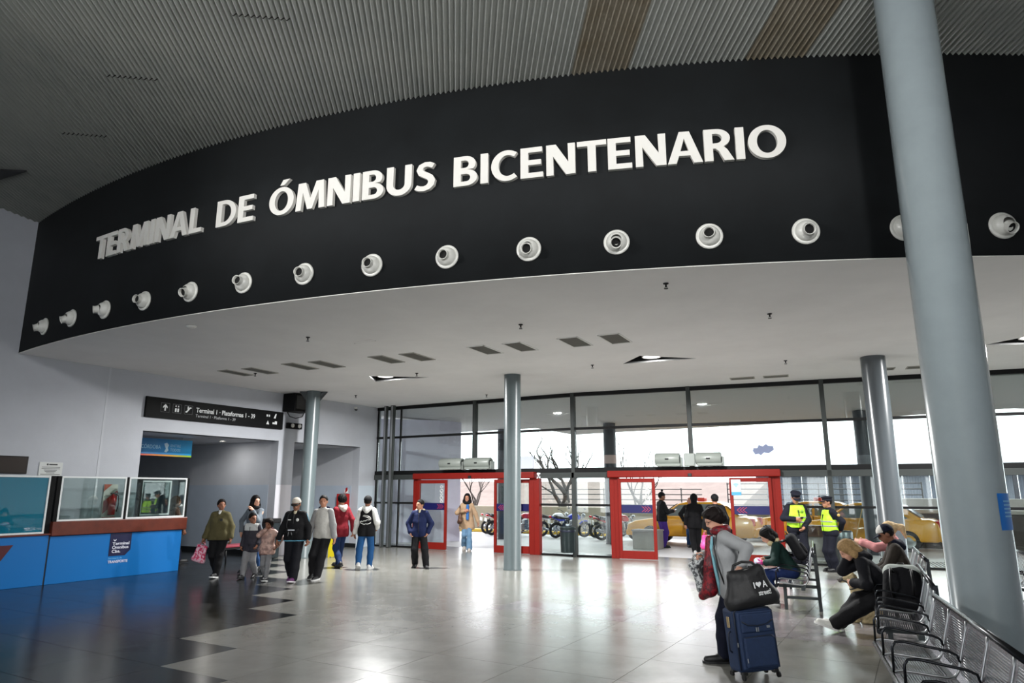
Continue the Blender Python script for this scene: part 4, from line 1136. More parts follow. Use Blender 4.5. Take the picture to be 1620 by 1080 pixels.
f_ = MB(); f_.box(-.55, .75, -.8, -.76, 0, .01); f_.box(-.55, .75, .76, .8, 0, .01); f_.box(-.55, -.51, -.8, .8, 0, .01); f_.box(.71, .75, -.8, .8, 0, .01); f_.build('frame', M_alu, t)
for k in range(14): MB().box(-.5 + k * .088, -.47 + k * .088, -.76, .76, 0, .008).build('bar', M_greyframe, t)
t = thing('broom', 'long pale broom stick leaning against the forecourt column', 'broom', (-1.75, 22.7, 0))
MB().cyl((-.18, -.1, .03), (.2, .25, 1.35), .012, n=8).build('stick', mat('stick_wood', (190, 160, 110), .7), t); MB().bbox(-.3, -.06, -.14, -.06, 0, .1, .01).build('head', M_dark, t)
# sticker on the tall column
b = MB(); vs = []; 
for z in (1.46, 1.80):
    for k in range(9):
        a = R(-90 + 40 + k * 7.5); vs.append((.301 * math.cos(a), .301 * math.sin(a), z))
b.add(vs, [(k, k + 1, 9 + k + 1, 9 + k) for k in range(8)], True)
t = thing('column_notice', 'bright blue notice stuck around the right side of the tall column', 'notice', (.416, 8.32, 0))
b.build('sheet', mat('notice_blue', (0, 110, 200), .45), t)
for k in range(5):
    z = 1.72 - k * .035; q = MB(); vv = []
    for zz in (z, z + .014):
        for j in range(5):
            a = R(-90 + 52 + j * 9); vv.append((.303 * math.cos(a), .303 * math.sin(a), zz))
    q.add(vv, [(j, j + 1, 6 + j, 5 + j) for j in range(4)], True); q.build('text_line', mat('notice_text', (120, 180, 220), .5), t)
# ================================================================ BEAM BENCHES
M_steel = mat('perforated_steel', (112, 112, 118), .26, metal=.85, noise=.06, nscale=5)
M_bsteel = mat('bench_tube', (40, 42, 46), .25, metal=.7)
M_legm = mat('bench_leg', (62, 68, 70), .45, metal=.3)
PROF = [(-.555, .395), (-.545, .418), (-.50, .428), (-.40, .420), (-.28, .408), (-.18, .402), (-.13, .415), (-.10, .455), (-.085, .52), (-.055, .63), (-.02, .76), (-.006, .83)]
def resample(pr, n):
    L = [0]
    for a, b_ in zip(pr, pr[1:]): L.append(L[-1] + math.hypot(b_[0] - a[0], b_[1] - a[1]))
    out = []
    for k in range(n + 1):
        s = L[-1] * k / n; i = max(j for j in range(len(L)) if L[j] <= s + 1e-9); i = min(i, len(pr) - 2)
        u = (s - L[i]) / (L[i + 1] - L[i]); out.append((pr[i][0] + (pr[i + 1][0] - pr[i][0]) * u, pr[i][1] + (pr[i + 1][1] - pr[i][1]) * u))
    return out
def slotted(x0, x1, pr, n, solid=2):
    """steel sheet bent along pr with long slots left open between the strips"""
    b_ = MB(); q = resample(pr, n); e = .05
    for k in range(n):
        (y0, z0), (y1, z1) = q[k], q[k + 1]
        if k < solid or k >= n - solid: segs = [(x0, x1, 0, 1)]
        else: segs = [(x0, x0 + e, 0, 1), (x1 - e, x1, 0, 1), (x0 + e, x1 - e, .0, .62)]
        for xa, xb, u0, u1 in segs:
            ya, za, yb, zb = y0 + (y1 - y0) * u0, z0 + (z1 - z0) * u0, y0 + (y1 - y0) * u1, z0 + (z1 - z0) * u1
            nx, nz = -(zb - za), (yb - ya); l_ = math.hypot(nx, nz) or 1; nx, nz = nx / l_ * .003, nz / l_ * .003
            b_.add([(xa, ya, za), (xb, ya, za), (xb, yb, zb), (xa, yb, zb), (xa, ya - nx, za - nz), (xb, ya - nx, za - nz), (xb, yb - nx, zb - nz), (xa, yb - nx, zb - nz)],
                   [(0, 1, 2, 3), (7, 6, 5, 4), (0, 4, 5, 1), (2, 6, 7, 3), (0, 3, 7, 4), (1, 5, 6, 2)])
    return b_
SEATP = PROF[:7]; BACKP = PROF[6:]
seat_me = slotted(-.285, .285, SEATP, 22).mesh('seat', M_steel)
back_me = slotted(-.285, .285, BACKP, 24).mesh('backrest', M_steel)
PITCH = .625
divider = MB().tube([(0, y, z + .004) for y, z in PROF], .010, 6).mesh('seat_divider', M_alu)
armm = MB().tube([(0, -.075, .50), (0, -.10, .575), (0, -.16, .60), (0, -.45, .645), (0, -.52, .64), (0, -.545, .60), (0, -.55, .41)], .011, 8).mesh('armrest', M_bsteel)
def bench(x, y, rz, n, label):
    t = thing('beam_bench', label, 'bench', (x, y, 0), rz, group='steel waiting benches')
    L = n * PITCH
    MB().cyl((-.02, 0, .845), (L + .02, 0, .845), .024, n=16).build('top_rail', M_bsteel, t)
    MB().cyl((-.02, -.552, .385), (L + .02, -.552, .385), .024, n=16).build('front_rail', M_bsteel, t)
    MB().bbox(-.02, L + .02, -.20, -.14, .33, .385, .006).build('beam', M_legm, t)
    for k in range(n):
        Mx = Matrix.Translation((PITCH * (k + .5), 0, 0))
        s = link('seat', seat_me, t, Mx); b_ = link('backrest', back_me, t, Mx)
    for k in range(n + 1):
        link('armrest', armm, t, Matrix.Translation((PITCH * k, 0, 0))); link('seat_divider', divider, t, Matrix.Translation((PITCH * k, 0, 0)))
    for xx in (.32, L - .32):
        f = MB(); w_ = .025
        f.add([(xx - w_, .0, .84), (xx + w_, .0, .84), (xx + w_, .05, .84), (xx - w_, .05, .84), (xx - w_, .03, 0), (xx + w_, .03, 0), (xx + w_, .08, 0), (xx - w_, .08, 0)], [(0, 1, 2, 3), (7, 6, 5, 4), (0, 4, 5, 1), (1, 5, 6, 2), (2, 6, 7, 3), (3, 7, 4, 0)])
        f.build('rear_leg', M_legm, t)
        f = MB().bbox(xx - w_, xx + w_, -.47, -.42, 0, .385, .006); f.build('front_leg', M_legm, t)
        MB().bbox(xx - w_, xx + w_, -.54, .05, .33, .375, .006).build('cross_bar', M_legm, t)
        MB().bbox(xx - w_ * .8, xx + w_ * .8, -.43, .05, .16, .20, .006).build('stretcher', M_legm, t)
    return t
bench(.0, 7.95, R(-81), 5, 'steel waiting bench nearest the camera at the lower right corner')
bench(-.16, 11.08, R(-86.2), 4, 'steel waiting bench with the blonde woman and the sports backpack')
bench(-.24, 14.35, R(-85.6), 4, 'steel waiting bench with the man in the white and navy cap')
bench(-1.95, 14.9, R(-82.8), 5, 'steel waiting bench with the woman wearing the black backpack')
bench(1.12, 15.6, R(-84), 4, 'steel waiting bench at the right frame edge behind the tall column')

# ================================================================ PEOPLE ENGINE (implicit surfaces -> one smooth mesh each)
F32 = np.float32
def v3(*a): return np.array(a, dtype=float)
class Sdf:
    def __init__(self, k=.012): self.p = []; self.k = k; self.cuts = []
    def cone(self, a, b_, ra, rb=None): self.p.append(('c', np.array(a, float), np.array(b_, float), ra, ra if rb is None else rb)); return self
    def ell(self, c, r, M=None): self.p.append(('e', np.array(c, float), np.array(r, float), M)); return self
    def cut(self, pt, n): n = np.array(n, float); self.cuts.append((np.array(pt, float), n / np.linalg.norm(n))); return self   # keeps the side behind n
    def inflate(self, d):
        q = []
        for p in self.p: q.append(('c', p[1], p[2], p[3] + d, p[4] + d) if p[0] == 'c' else ('e', p[1], p[2] + d, p[3]))
        s = Sdf(self.k); s.p = q; s.cuts = list(self.cuts); return s
    def polygonise(self, h, wob=0.0):
        k = self.k; m = 3.0 * k + 2 * h
        lo = np.array([1e9] * 3); hi = -lo
        bbs = []
        for p in self.p:
            if p[0] == 'c':
                r = max(p[3], p[4]); a = np.minimum(p[1], p[2]) - r; b_ = np.maximum(p[1], p[2]) + r
            else:
                r = p[2].max() if p[3] is not None else p[2]; a = p[1] - r; b_ = p[1] + r
            bbs.append((a - m, b_ + m)); lo = np.minimum(lo, a - m); hi = np.maximum(hi, b_ + m)
        n = np.ceil((hi - lo) / h).astype(int) + 1
        S = np.zeros(n, F32)
        ax = [lo[i] + np.arange(n[i]) * h for i in range(3)]
        for p, (a, b_) in zip(self.p, bbs):
            i0 = np.maximum(((a - lo) / h).astype(int), 0); i1 = np.minimum(((b_ - lo) / h).astype(int) + 2, n)
            X = ax[0][i0[0]:i1[0], None, None].astype(F32); Y = ax[1][None, i0[1]:i1[1], None].astype(F32); Z = ax[2][None, None, i0[2]:i1[2]].astype(F32)
            if p[0] == 'c':
                A, B = p[1], p[2]; d = B - A; L2 = max(float(d @ d), 1e-12)
                t = np.clip(((X - F32(A[0])) * F32(d[0]) + (Y - F32(A[1])) * F32(d[1]) + (Z - F32(A[2])) * F32(d[2])) / F32(L2), 0, 1)
                D = np.sqrt((X - A[0] - t * d[0]) ** 2 + (Y - A[1] - t * d[1]) ** 2 + (Z - A[2] - t * d[2]) ** 2) - (p[3] + (p[4] - p[3]) * t)
            else:
                x, y, z = X - p[1][0], Y - p[1][1], Z - p[1][2]
                if p[3] is not None:
                    M = p[3]; x, y, z = M[0, 0] * x + M[1, 0] * y + M[2, 0] * z, M[0, 1] * x + M[1, 1] * y + M[2, 1] * z, M[0, 2] * x + M[1, 2] * y + M[2, 2] * z
                r = p[2]
                k0 = np.sqrt((x / r[0]) ** 2 + (y / r[1]) ** 2 + (z / r[2]) ** 2) + 1e-6
                k1 = np.sqrt((x / r[0] ** 2) ** 2 + (y / r[1] ** 2) ** 2 + (z / r[2] ** 2) ** 2) + 1e-6
                D = k0 * (k0 - 1) / k1
            S[i0[0]:i1[0], i0[1]:i1[1], i0[2]:i1[2]] += np.exp(np.clip(-D / k, -60, 40)).astype(F32)
        D = -k * np.log(S + 1e-26)
        if wob:
            D = D + wob * (np.sin(ax[0][:, None, None] * 90 + ax[2][None, None, :] * 60) * np.sin(ax[1][None, :, None] * 85 + ax[2][None, None, :] * 75))
        for pt, nv in self.cuts:
            pl = (ax[0][:, None, None] - pt[0]) * nv[0] + (ax[1][None, :, None] - pt[1]) * nv[1] + (ax[2][None, None, :] - pt[2]) * nv[2]
            D = np.maximum(D, pl)
        return surfnet(D, lo, h)
def surfnet(D, lo, h):
    ins = D < 0
    n = D.shape
    c = [ins[i:n[0] - 1 + i, j:n[1] - 1 + j, k:n[2] - 1 + k] for i in (0, 1) for j in (0, 1) for k in (0, 1)]
    s = sum(x.astype(np.int8) for x in c)
    idx = np.argwhere((s > 0) & (s < 8))
    cid = -np.ones(s.shape, np.int64); cid[tuple(idx.T)] = np.arange(len(idx))
    off = np.array([(i, j, k) for i in (0, 1) for j in (0, 1) for k in (0, 1)])
    vals = np.stack([D[idx[:, 0] + o[0], idx[:, 1] + o[1], idx[:, 2] + o[2]] for o in off], 1)
    acc = np.zeros((len(idx), 3)); cnt = np.zeros(len(idx))
    for a in range(8):
        for b_ in range(a + 1, 8):
            if np.abs(off[a] - off[b_]).sum() != 1: continue
            va, vb = vals[:, a], vals[:, b_]; mk = (va < 0) != (vb < 0)
            t = np.where(mk, va / np.where(np.abs(va - vb) < 1e-12, 1, va - vb), 0)
            acc += np.where(mk[:, None], off[a] + t[:, None] * (off[b_] - off[a]), 0); cnt += mk
    V = lo + (idx + acc / np.maximum(cnt, 1)[:, None]) * h
    faces = []
    for axis in range(3):
        o1, o2 = [(1, 2), (2, 0), (0, 1)][axis]
        sl0 = [slice(None)] * 3; sl1 = [slice(None)] * 3; sl0[axis] = slice(0, n[axis] - 1); sl1[axis] = slice(1, n[axis])
        A, B = ins[tuple(sl0)], ins[tuple(sl1)]
        e = np.argwhere(A != B)
        e = e[(e[:, o1] > 0) & (e[:, o1] < n[o1] - 1) & (e[:, o2] > 0) & (e[:, o2] < n[o2] - 1)]
        if not len(e): continue
        fl = A[tuple(e.T)]
        def cell(d1, d2):
            q = e.copy(); q[:, o1] += d1; q[:, o2] += d2; return cid[tuple(q.T)]
        quad = np.stack([cell(-1, -1), cell(0, -1), cell(0, 0), cell(-1, 0)], 1)
        quad[~fl] = quad[~fl][:, ::-1]
        faces.append(quad)
    Fc = np.concatenate(faces); Fc = Fc[(Fc >= 0).all(1)]
    return V, Fc
def np_mesh(name, V, Fq, m, extra=None):
    me = bpy.data.meshes.new(name)
    ev, ef = ([], []) if extra is None else (extra.v, extra.f)
    nv = len(V)
    me.from_pydata([tuple(p) for p in V.tolist()] + list(ev), [], [tuple(q) for q in Fq.tolist()] + [tuple(i + nv for i in q) for q in ev and ef])
    me.polygons.foreach_set('use_smooth', [True] * len(me.polygons))
    me.materials.append(m); me.update()
    return me
def sdf_obj(name, sdf, h, m, parent, extra=None, wob=0.0):
    V, Fq = sdf.polygonise(h, wob)
    return link(name, np_mesh(name, V, Fq, m, extra), parent)

def rotx(a): c_, s = math.cos(a), math.sin(a); return np.array([[1, 0, 0], [0, c_, -s], [0, s, c_]])
def roty(a): c_, s = math.cos(a), math.sin(a); return np.array([[c_, 0, s], [0, 1, 0], [-s, 0, c_]])
def rotz(a): c_, s = math.cos(a), math.sin(a); return np.array([[c_, -s, 0], [s, c_, 0], [0, 0, 1]])
def ik(a, t, l1, l2, hint):
    d = t - a; L = np.linalg.norm(d)
    if L > (l1 + l2) * .999: t = a + d / L * (l1 + l2) * .999; d = t - a; L = np.linalg.norm(d)
    x = (l1 * l1 - l2 * l2 + L * L) / (2 * L); hh = math.sqrt(max(l1 * l1 - x * x, 0)); u = d / L
    hv = np.array(hint, float); hv = hv - u * (hv @ u); nrm = np.linalg.norm(hv); hv = hv / nrm if nrm > 1e-6 else np.array([0, 1, 0])
    return a + u * x + hv * hh, t

def cloth(name, rgb, bump=.5, rough=.8, noise=.08): return mat('cloth_' + name, rgb, rough, noise=noise, nscale=14, bump=bump, bscale=16, spec=.25)
def skin(rgb=(186, 132, 106)): return mat('skin_%d_%d_%d' % rgb, rgb, .5, spec=.4, noise=.05, nscale=20)
def hairm(rgb): return mat('hair_%d_%d_%d' % rgb, rgb, .65, noise=.2, nscale=40, bump=.25, bscale=90, spec=.15)
SHOES = {}
def shoe_meshes(up, so):
    key = (up.name, so.name)
    if key not in SHOES:
        s = Sdf(.006).cone((0, -.028, .030), (0, .0, .034), .024, .026).cone((0, .0, .028), (0, .085, .018), .026, .022).cone((0, -.018, .05), (0, -.012, .068), .023, .022)
        s.cut((0, 0, .010), (0, 0, -1)); s.cut((0, 0, .075), (0, 0, 1))
        V, Fq = s.polygonise(.0055)
        fp = [(.026 * math.cos(a), -.030 + .026 * math.sin(a)) for a in np.linspace(math.pi, 2 * math.pi, 8)] + [(.031 * math.cos(a), .082 + .033 * math.sin(a)) for a in np.linspace(0, math.pi, 10)]
        SHOES[key] = (np_mesh('shoe', V, Fq, up), MB().prism(fp, 0, .0135).mesh('sole', so))
    return SHOES[key]

def person(label, x, y, heading, h, pose=None, w=1.0, female=False, res=.012, skinc=(186, 132, 106), hair=('short', (24, 20, 18)), top=None, legs=None, shoes=((20, 20, 22), (20, 20, 22)),
           extras=None, z=0.0, name='person', group=None):
    """one figure: Empty > body (head, hands, limbs in one mesh), clothing, hair, shoes. local +y is forward, +x the person's right"""
    po = dict(hip=.52, lean=0, side=0, feet={}, hands={}, elbow={}, head=(0, 0), curl=.9, back=0)
    po.update(pose or {})
    t = thing(name, label, 'person' if name == 'person' else name, (x, y, z), R(heading - 90), group)
    g = res
    hipz = po['hip']
    T = rotx(-R(po['lean'])) @ roty(R(po['side'])); piv = v3(0, po['back'], hipz)
    def U(px, py, pz): return (piv + T @ v3(px, py, pz - .52)) * h      # point of the upper body
    hipj = {s: (piv + v3(s * .050 * w, 0, -.005)) * h for s in (1, -1)}
    sw = (.086 if female else .097) * (.6 + .4 * w)
    SH = {s: U(s * sw, 0, .793) for s in (1, -1)}
    ank = {}; knee = {}
    for s, kx in ((1, 'R'), (-1, 'L')):
        f = po['feet'].get(kx, (s * .055, 0, 0, 0, 0)); f = tuple(f) + (0,) * (5 - len(f))
        yaw, pit = R(f[3]), R(f[4])
        A = (v3(f[0], f[1], f[2]) + rotz(yaw) @ rotx(pit) @ v3(0, -.012, .045)) * h
        kh = po.get('knee', {}).get(kx, (0, 1, .15)); kh = rotz(yaw) @ np.array(kh, float)
        knee[s], ank[s] = ik(hipj[s], A, .247 * h, .236 * h, kh)
    wri = {}; elb = {}
    for s, kx in ((1, 'R'), (-1, 'L')):
        tgt = po['hands'].get(kx, (s * (sw + .055 + .03 * (w - 1)), .015, .505))
        hint = po['elbow'].get(kx, (s * .35, -1, -.1))
        elb[s], wri[s] = ik(SH[s], np.array(tgt, float) * h, .168 * h, .148 * h, hint)
    # ---- body
    NB = U(0, -.008, .825)
    HR = T @ rotz(-R(po['head'][0])) @ rotx(-R(po['head'][1] - po['lean'] * .0))
    HC = NB + (T @ rotx(-R(po['head'][1]) * .45) @ v3(0, .018, .098)) * h
    hs = h * .95 * po.get('headscale', 1.0)
    def Hd(px, py, pz): return HC + HR @ v3(px, py, pz) * hs
    b_ = Sdf(.0065 * h)
    tor = []; bust = []      # torso primitives
    bw = w
    for s in (1, -1):
        tor.append((U(s * .038 * bw, .0, .52), U(s * .036 * bw, .0, .56), .063 * (.5 + .5 * bw) * h, .060 * (.5 + .5 * bw) * h))
        tor.append((U(s * .031 * bw, .004 * bw, .58), U(s * .038 * bw, .004, .68), .058 * (.45 + .55 * bw) * h, .057 * (.5 + .5 * bw) * h))
        tor.append((U(s * .038 * bw, .004, .68), U(s * .042 * bw, .0, .755), .057 * (.5 + .5 * bw) * h, .050 * (.6 + .4 * bw) * h))
        tor.append((U(s * .020, -.004, .812), U(s * sw * .93, -.002, .790), .030 * h, .030 * h))
        if female: bust.append((U(s * .042, .045, .715), U(s * .042, .048, .71), .036 * h, .036 * h))
    pel = [tor[0], tor[4]]
    tor += bust
    tor.append((U(0, .012 * bw, .56), U(0, .014, .66), .062 * (.5 + .5 * bw) * h, .060 * (.5 + .5 * bw) * h)); tor.append((U(0, .014, .66), U(0, .006, .765), .060 * (.5 + .5 * bw) * h, .050 * h))
    for q in tor: b_.cone(q[0], q[1], q[2] * .94, q[3] * .94)
    b_.cone(NB - T @ v3(0, 0, .02 * h), Hd(0, -.012, -.03), .034 * h * (.8 if female else 1), .031 * h * (.85 if female else 1))
    b_.ell(Hd(0, -.006, .018), v3(.047, .060, .058) * hs, HR); b_.ell(Hd(0, .014, -.026), v3(.036, .043, .043) * hs, HR)
    b_.cone(Hd(0, .058, .008), Hd(0, .069, -.014), .006 * hs, .0095 * hs); b_.cone(Hd(-.012, .052, -.036), Hd(.012, .052, -.036), .010 * hs); b_.cone(Hd(-.006, .044, -.060), Hd(.006, .044, -.060), .013 * hs)
    b_.cone(Hd(-.022, .050, .016), Hd(.022, .050, .016), .009 * hs)
    for s in (1, -1):
        b_.ell(Hd(s * .049, -.006, -.004), v3(.007, .014, .019) * hs, HR)
        b_.cone(hipj[s], knee[s], .046 * min(bw, 1.1) * h, .034 * h); b_.cone(knee[s], knee[s] + (ank[s] - knee[s]) * .35, .036 * h, .034 * h); b_.cone(knee[s] + (ank[s] - knee[s]) * .35, ank[s], .034 * h, .022 * h)
        b_.cone(SH[s], elb[s], .033 * h, .026 * h); b_.cone(elb[s], wri[s], .026 * h, .0165 * h)
    fing = MB()
    HANDS = {}
    for s, kx in ((1, 'R'), (-1, 'L')):
        d = wri[s] - elb[s]; d = d / np.linalg.norm(d)
        d = np.array(po.get('handdir', {}).get(kx, d), float); d = d / np.linalg.norm(d)
        pn = np.array(po.get('palm', {}).get(kx, (-s, .15, 0)), float); pn = pn - d * (pn @ d); pn = pn / np.linalg.norm(pn)   # palm faces pn
        sd = np.cross(d, pn) * s          # towards the thumb
        if kx == 'R': sd = np.cross(pn, d)
        else: sd = np.cross(d, pn)
        M = np.stack([sd, pn, d], 1)
        pc = wri[s] + d * .030 * h
        b_.ell(pc, v3(.024, .0125, .036) * h, M); b_.cone(wri[s], wri[s] + d * .015 * h, .0165 * h, .017 * h)
        cu = po['curl'] if not isinstance(po['curl'], dict) else po['curl'].get(kx, .9)
        for k, (o_, ln) in enumerate(((.018, .042), (.006, .047), (-.006, .044), (-.017, .035))):
            p = wri[s] + d * .055 * h + sd * o_ * h; pts = [wri[s] + d * .04 * h + sd * o_ * .9 * h, p]; a = .15
            for j in range(3):
                a += cu * (.45 if j == 0 else .6); p = p + (d * math.cos(a) + pn * math.sin(a)) * ln * h * (.42, .32, .26)[j]; pts.append(p)
            fing.tube(pts, [.0085 * h * q for q in (.9, .92, .85, .75, .55)], 6)
        p0 = wri[s] + d * .018 * h + sd * .014 * h; p1 = p0 + (sd * .65 + d * .6 + pn * .3) * .024 * h; p2 = p1 + (d * .85 + pn * .45 + sd * .1) * .020 * h; p3 = p2 + (d * .8 + pn * .6) * .014 * h
        fing.tube([p0, p1, p2, p3], [.011 * h, .0095 * h, .0085 * h, .006 * h], 6)
        HANDS[kx] = (wri[s] + d * .06 * h + pn * .018 * h)
    body = sdf_obj('body', b_, g * .85, skin(skinc), t, fing)
    # ---- face
    for s in (1, -1):
        e = MB().lathe([(math.sin(R(a)), math.cos(R(a))) for a in range(0, 181, 30)], 8)
        Mx = Matrix([[*(HR[0] * v3(.0075, .005, .0045) * hs), Hd(s * .020, .0545, .004)[0]], [*(HR[1] * v3(.0075, .005, .0045) * hs), Hd(s * .020, .0545, .004)[1]], [*(HR[2] * v3(.0075, .005, .0045) * hs), Hd(s * .020, .0545, .004)[2]], [0, 0, 0, 1]])
        MB().add(e.v, e.f, True, Mx).build('eye', mat('eye_dark', (28, 20, 18), .2), t)
        MB().tube([Hd(s * .009, .0585, .0175), Hd(s * .020, .0580, .0215), Hd(s * .031, .0520, .0175)], .0028 * hs, 5).build('eyebrow', hairm(hair[1] if sum(hair[1]) < 300 else (110, 84, 60)), t)
    MB().tube([Hd(-.015, .0585, -.0365), Hd(0, .0635, -.0370), Hd(.015, .0585, -.0365)], [.002 * hs, .0042 * hs, .002 * hs], 6).build('mouth', mat('lips', (140, 74, 66), .5), t)
    # ---- hair
    kind, hc = hair[0], hair[1]
    if kind != 'bald':
        s_ = Sdf(.008 * hs)
        gr_ = {'curly': .020, 'short': .009, 'buzz': .005}.get(kind, .012)
        s_.ell(Hd(0, -.008, .020), v3(.047 + gr_, .060 + gr_, .058 + gr_) * hs, HR)
        if kind in ('long', 'longback'):
            s_.cone(Hd(0, -.045, .0), Hd(0, -.05, -.05), .046 * hs, .036 * hs); s_.cone(Hd(0, -.05, -.05), Hd(0, -.05, -.05) + np.array([0, -.01, -.07]) * hs, .040 * hs, .034 * hs)
            for q in (1, -1): s_.cone(Hd(q * .048, -.012, .01), Hd(q * .056, -.01, -.05), .022 * hs, .026 * hs)
            if kind == 'long':
                L_ = po.get('hairlen', .16)
                for q in (1, -1): a_ = Hd(q * .058, -.012, -.06); s_.cone(a_, a_ + np.array([0, .02, -L_ - .03]) * hs, .030 * hs, .016 * hs)
        if kind == 'bun': s_.ell(Hd(0, -.082, .0), v3(.028, .028, .028) * hs)
        if kind == 'pony': s_.cone(Hd(0, -.07, .02), Hd(0, -.115, -.01), .026 * hs, .030 * hs).cone(Hd(0, -.115, -.01), Hd(0, -.11, -.11), .028 * hs, .012 * hs)
        if kind == 'bob':
            s_.cone(Hd(0, -.04, .0), Hd(0, -.045, -.03), .054 * hs, .048 * hs)
            for q in (1, -1): s_.cone(Hd(q * .046, -.018, .03), Hd(q * .046, -.02, -.005), .022 * hs, .018 * hs)
            s_.cone(Hd(-.03, .035, .055), Hd(.03, .035, .055), .022 * hs)
        n_ = HR @ v3(0, .80, -.60)
        if kind not in ('long', 'longback'):
            s_.cut(Hd(0, .036 if kind != 'bob' else .052, .034 if kind != 'bob' else .03), n_)
            if kind not in ('bun', 'pony'): s_.cut(Hd(0, 0, -.035 if kind != 'bob' else -.052), HR @ v3(0, 0, -1))
        else: s_.cut(Hd(0, .047, .03), HR @ v3(0, .93, -.37))
        sdf_obj('hair', s_, g * .8, hairm(hc), t, wob=.006 * hs if kind == 'curly' else .0018 * hs)
    # ---- legs
    if legs:
        lc = legs[0]; fit = tuple(q * (.5 + .5 * bw) for q in legs[1])         # fit: (thigh, knee, hem) radii
        l_ = Sdf(.009 * h)
        for q in pel: l_.cone(q[0], q[1], q[2] * 1.02, q[3] * 1.0)
        l_.cone(U(-.03, 0, .55), U(.03, 0, .55), .062 * bw * h)
        for s in (1, -1):
            l_.cone(hipj[s], knee[s], fit[0] * h, fit[1] * h)
            end = knee[s] + (ank[s] - knee[s]) * (legs[2] if len(legs) > 2 else .97)
            mid = knee[s] + (ank[s] - knee[s]) * .5
            l_.cone(knee[s], mid, fit[1] * h, (fit[1] * .55 + fit[2] * .45) * h); l_.cone(mid, end, (fit[1] * .55 + fit[2] * .45) * h, fit[2] * h)
        if hipz > .45: l_.cut(U(0, 0, .615), T @ v3(0, 0, 1))
        sdf_obj('trousers', l_, g, lc, t)
    # ---- top
    if top:
        tc = top['mat']; inf = top.get('inf', .014) * h; hem = top.get('hem', .46); fl = top.get('flare', 0)
        u = Sdf(top.get('k', .006) * h)
        for q in tor: u.cone(q[0], q[1], q[2] + inf * .55, q[3] + inf * .55)
        # skirt of the coat follows the thighs when seated
        for s in (1, -1):
            a0 = U(s * .045 * bw, 0, .53)
            dn = v3(s * (.047 * bw + fl), po.get('skirty', 0), hem + .04 - .52)
            a1 = (piv + (T if hem > .5 else np.eye(3)) @ dn) * h
            if hipz > .45: u.cone(a0, a1, .066 * (.5 + .5 * bw) * h + inf * .6, .066 * (.5 + .5 * bw) * h + inf * .6 + fl * h * .6)
        u.cone(NB - T @ v3(0, 0, .012 * h), NB + T @ v3(0, .004, .012) * h, .045 * h, .038 * h)
        if hipz > .45: u.cut((piv + v3(0, 0, hem - .52)) * h, (0, 0, -1))
        sl = None
        sleeves = {}
        for s in (1, -1):
            q = Sdf(.008 * h)
            ar = top.get('arm', .033)
            dd = wri[s] - elb[s]
            e1 = elb[s] + dd * .93
            q.cone(SH[s] + T @ v3(-s * .01 * h, 0, 0), elb[s], (ar + .006) * h, ar * h); q.cone(elb[s], e1, ar * h, (ar * .80) * h); q.cone(e1, e1 + dd * .02, ar * .80 * h, ar * .74 * h)
            sleeves[s] = q
        sm = top.get('sleeve')
        if sm is None:
            for s in (1, -1): u.p += sleeves[s].p
        nm = top.get('name', 'jacket')
        sdf_obj(nm, u, g, tc, t)
        if sm is not None:
            for s in (1, -1): sdf_obj('sleeve', sleeves[s], g, sm, t)
        if top.get('yoke') is not None:            # contrasting shoulders, a slightly larger shell above a height
            yk = Sdf(u.k); yk.p = [p for p in u.inflate(.004 * h).p]; yk.cut(U(0, 0, top.get('yokez', .735)), T @ v3(0, 0, -1))
            for s in (1, -1): yk.cut(SH[s] + T @ v3(s * .012 * h, 0, 0), T @ v3(s, 0, 0))
            sdf_obj('yoke', yk, g, top['yoke'], t)
        if top.get('band') is not None:            # strips running round: (z0, z1, material, name)
            for z0, z1, m_, nm_ in top['band']:
                bd = Sdf(u.k); bd.p = list(u.inflate(.004 * h).p); bd.cut(U(0, 0, z0), T @ v3(0, 0, -1)); bd.cut(U(0, 0, z1), T @ v3(0, 0, 1))
                sdf_obj(nm_, bd, g, m_, t)
        if top.get('vest') is not None:
            vs_ = Sdf(.010 * h)
            for q in tor: vs_.cone(q[0], q[1], q[2] + inf * .55 + .009 * h, q[3] + inf * .55 + .009 * h)
            for s in (1, -1): vs_.cut(SH[s] + T @ v3(-s * .012 * h, 0, 0), T @ v3(s, 0, .25))
            vs_.cut(U(0, 0, .535), T @ v3(0, 0, -1)); vs_.cut(U(0, 0, .822), T @ v3(0, 0, 1))
            vm, rm = top['vest']
            vo = sdf_obj('safety_vest', vs_, g, vm, t)
            for zb in (.665, .605):
                bd = Sdf(.010 * h); bd.p = list(vs_.inflate(.004 * h).p); bd.cuts = list(vs_.cuts); bd.cut(U(0, 0, zb - .011), T @ v3(0, 0, -1)); bd.cut(U(0, 0, zb + .011), T @ v3(0, 0, 1))
                sdf_obj('reflective_band', bd, g, rm, vo)
            # open front: dark placket over the belly and a V at the throat
            pk = MB(); pts = [U(0, .078 + inf / h, .535), U(0, .084 + inf / h, .60), U(0, .084 + inf / h, .70), U(0, .070 + inf / h, .76)]
            pk.tube(pts, [.006 * h, .006 * h, .006 * h, .008 * h], 8); pk.build('open_front', tc, vo)
        if top.get('hood') is not None:
            hd = Sdf(.010 * h)
            for s in (1, -1):
                hd.cone(NB + T @ v3(s * .03, -.035, -.005) * h, NB + T @ v3(s * .045, -.015, .012) * h, .030 * h, .026 * h); hd.cone(NB + T @ v3(s * .045, -.015, .012) * h, NB + T @ v3(s * .040, .028, -.008) * h, .024 * h, .014 * h)
            hd.cone(NB + T @ v3(0, -.055, -.03) * h, NB + T @ v3(0, -.05, .0) * h, .034 * h, .03 * h)
            sdf_obj('hood', hd, g, top['hood'], t)
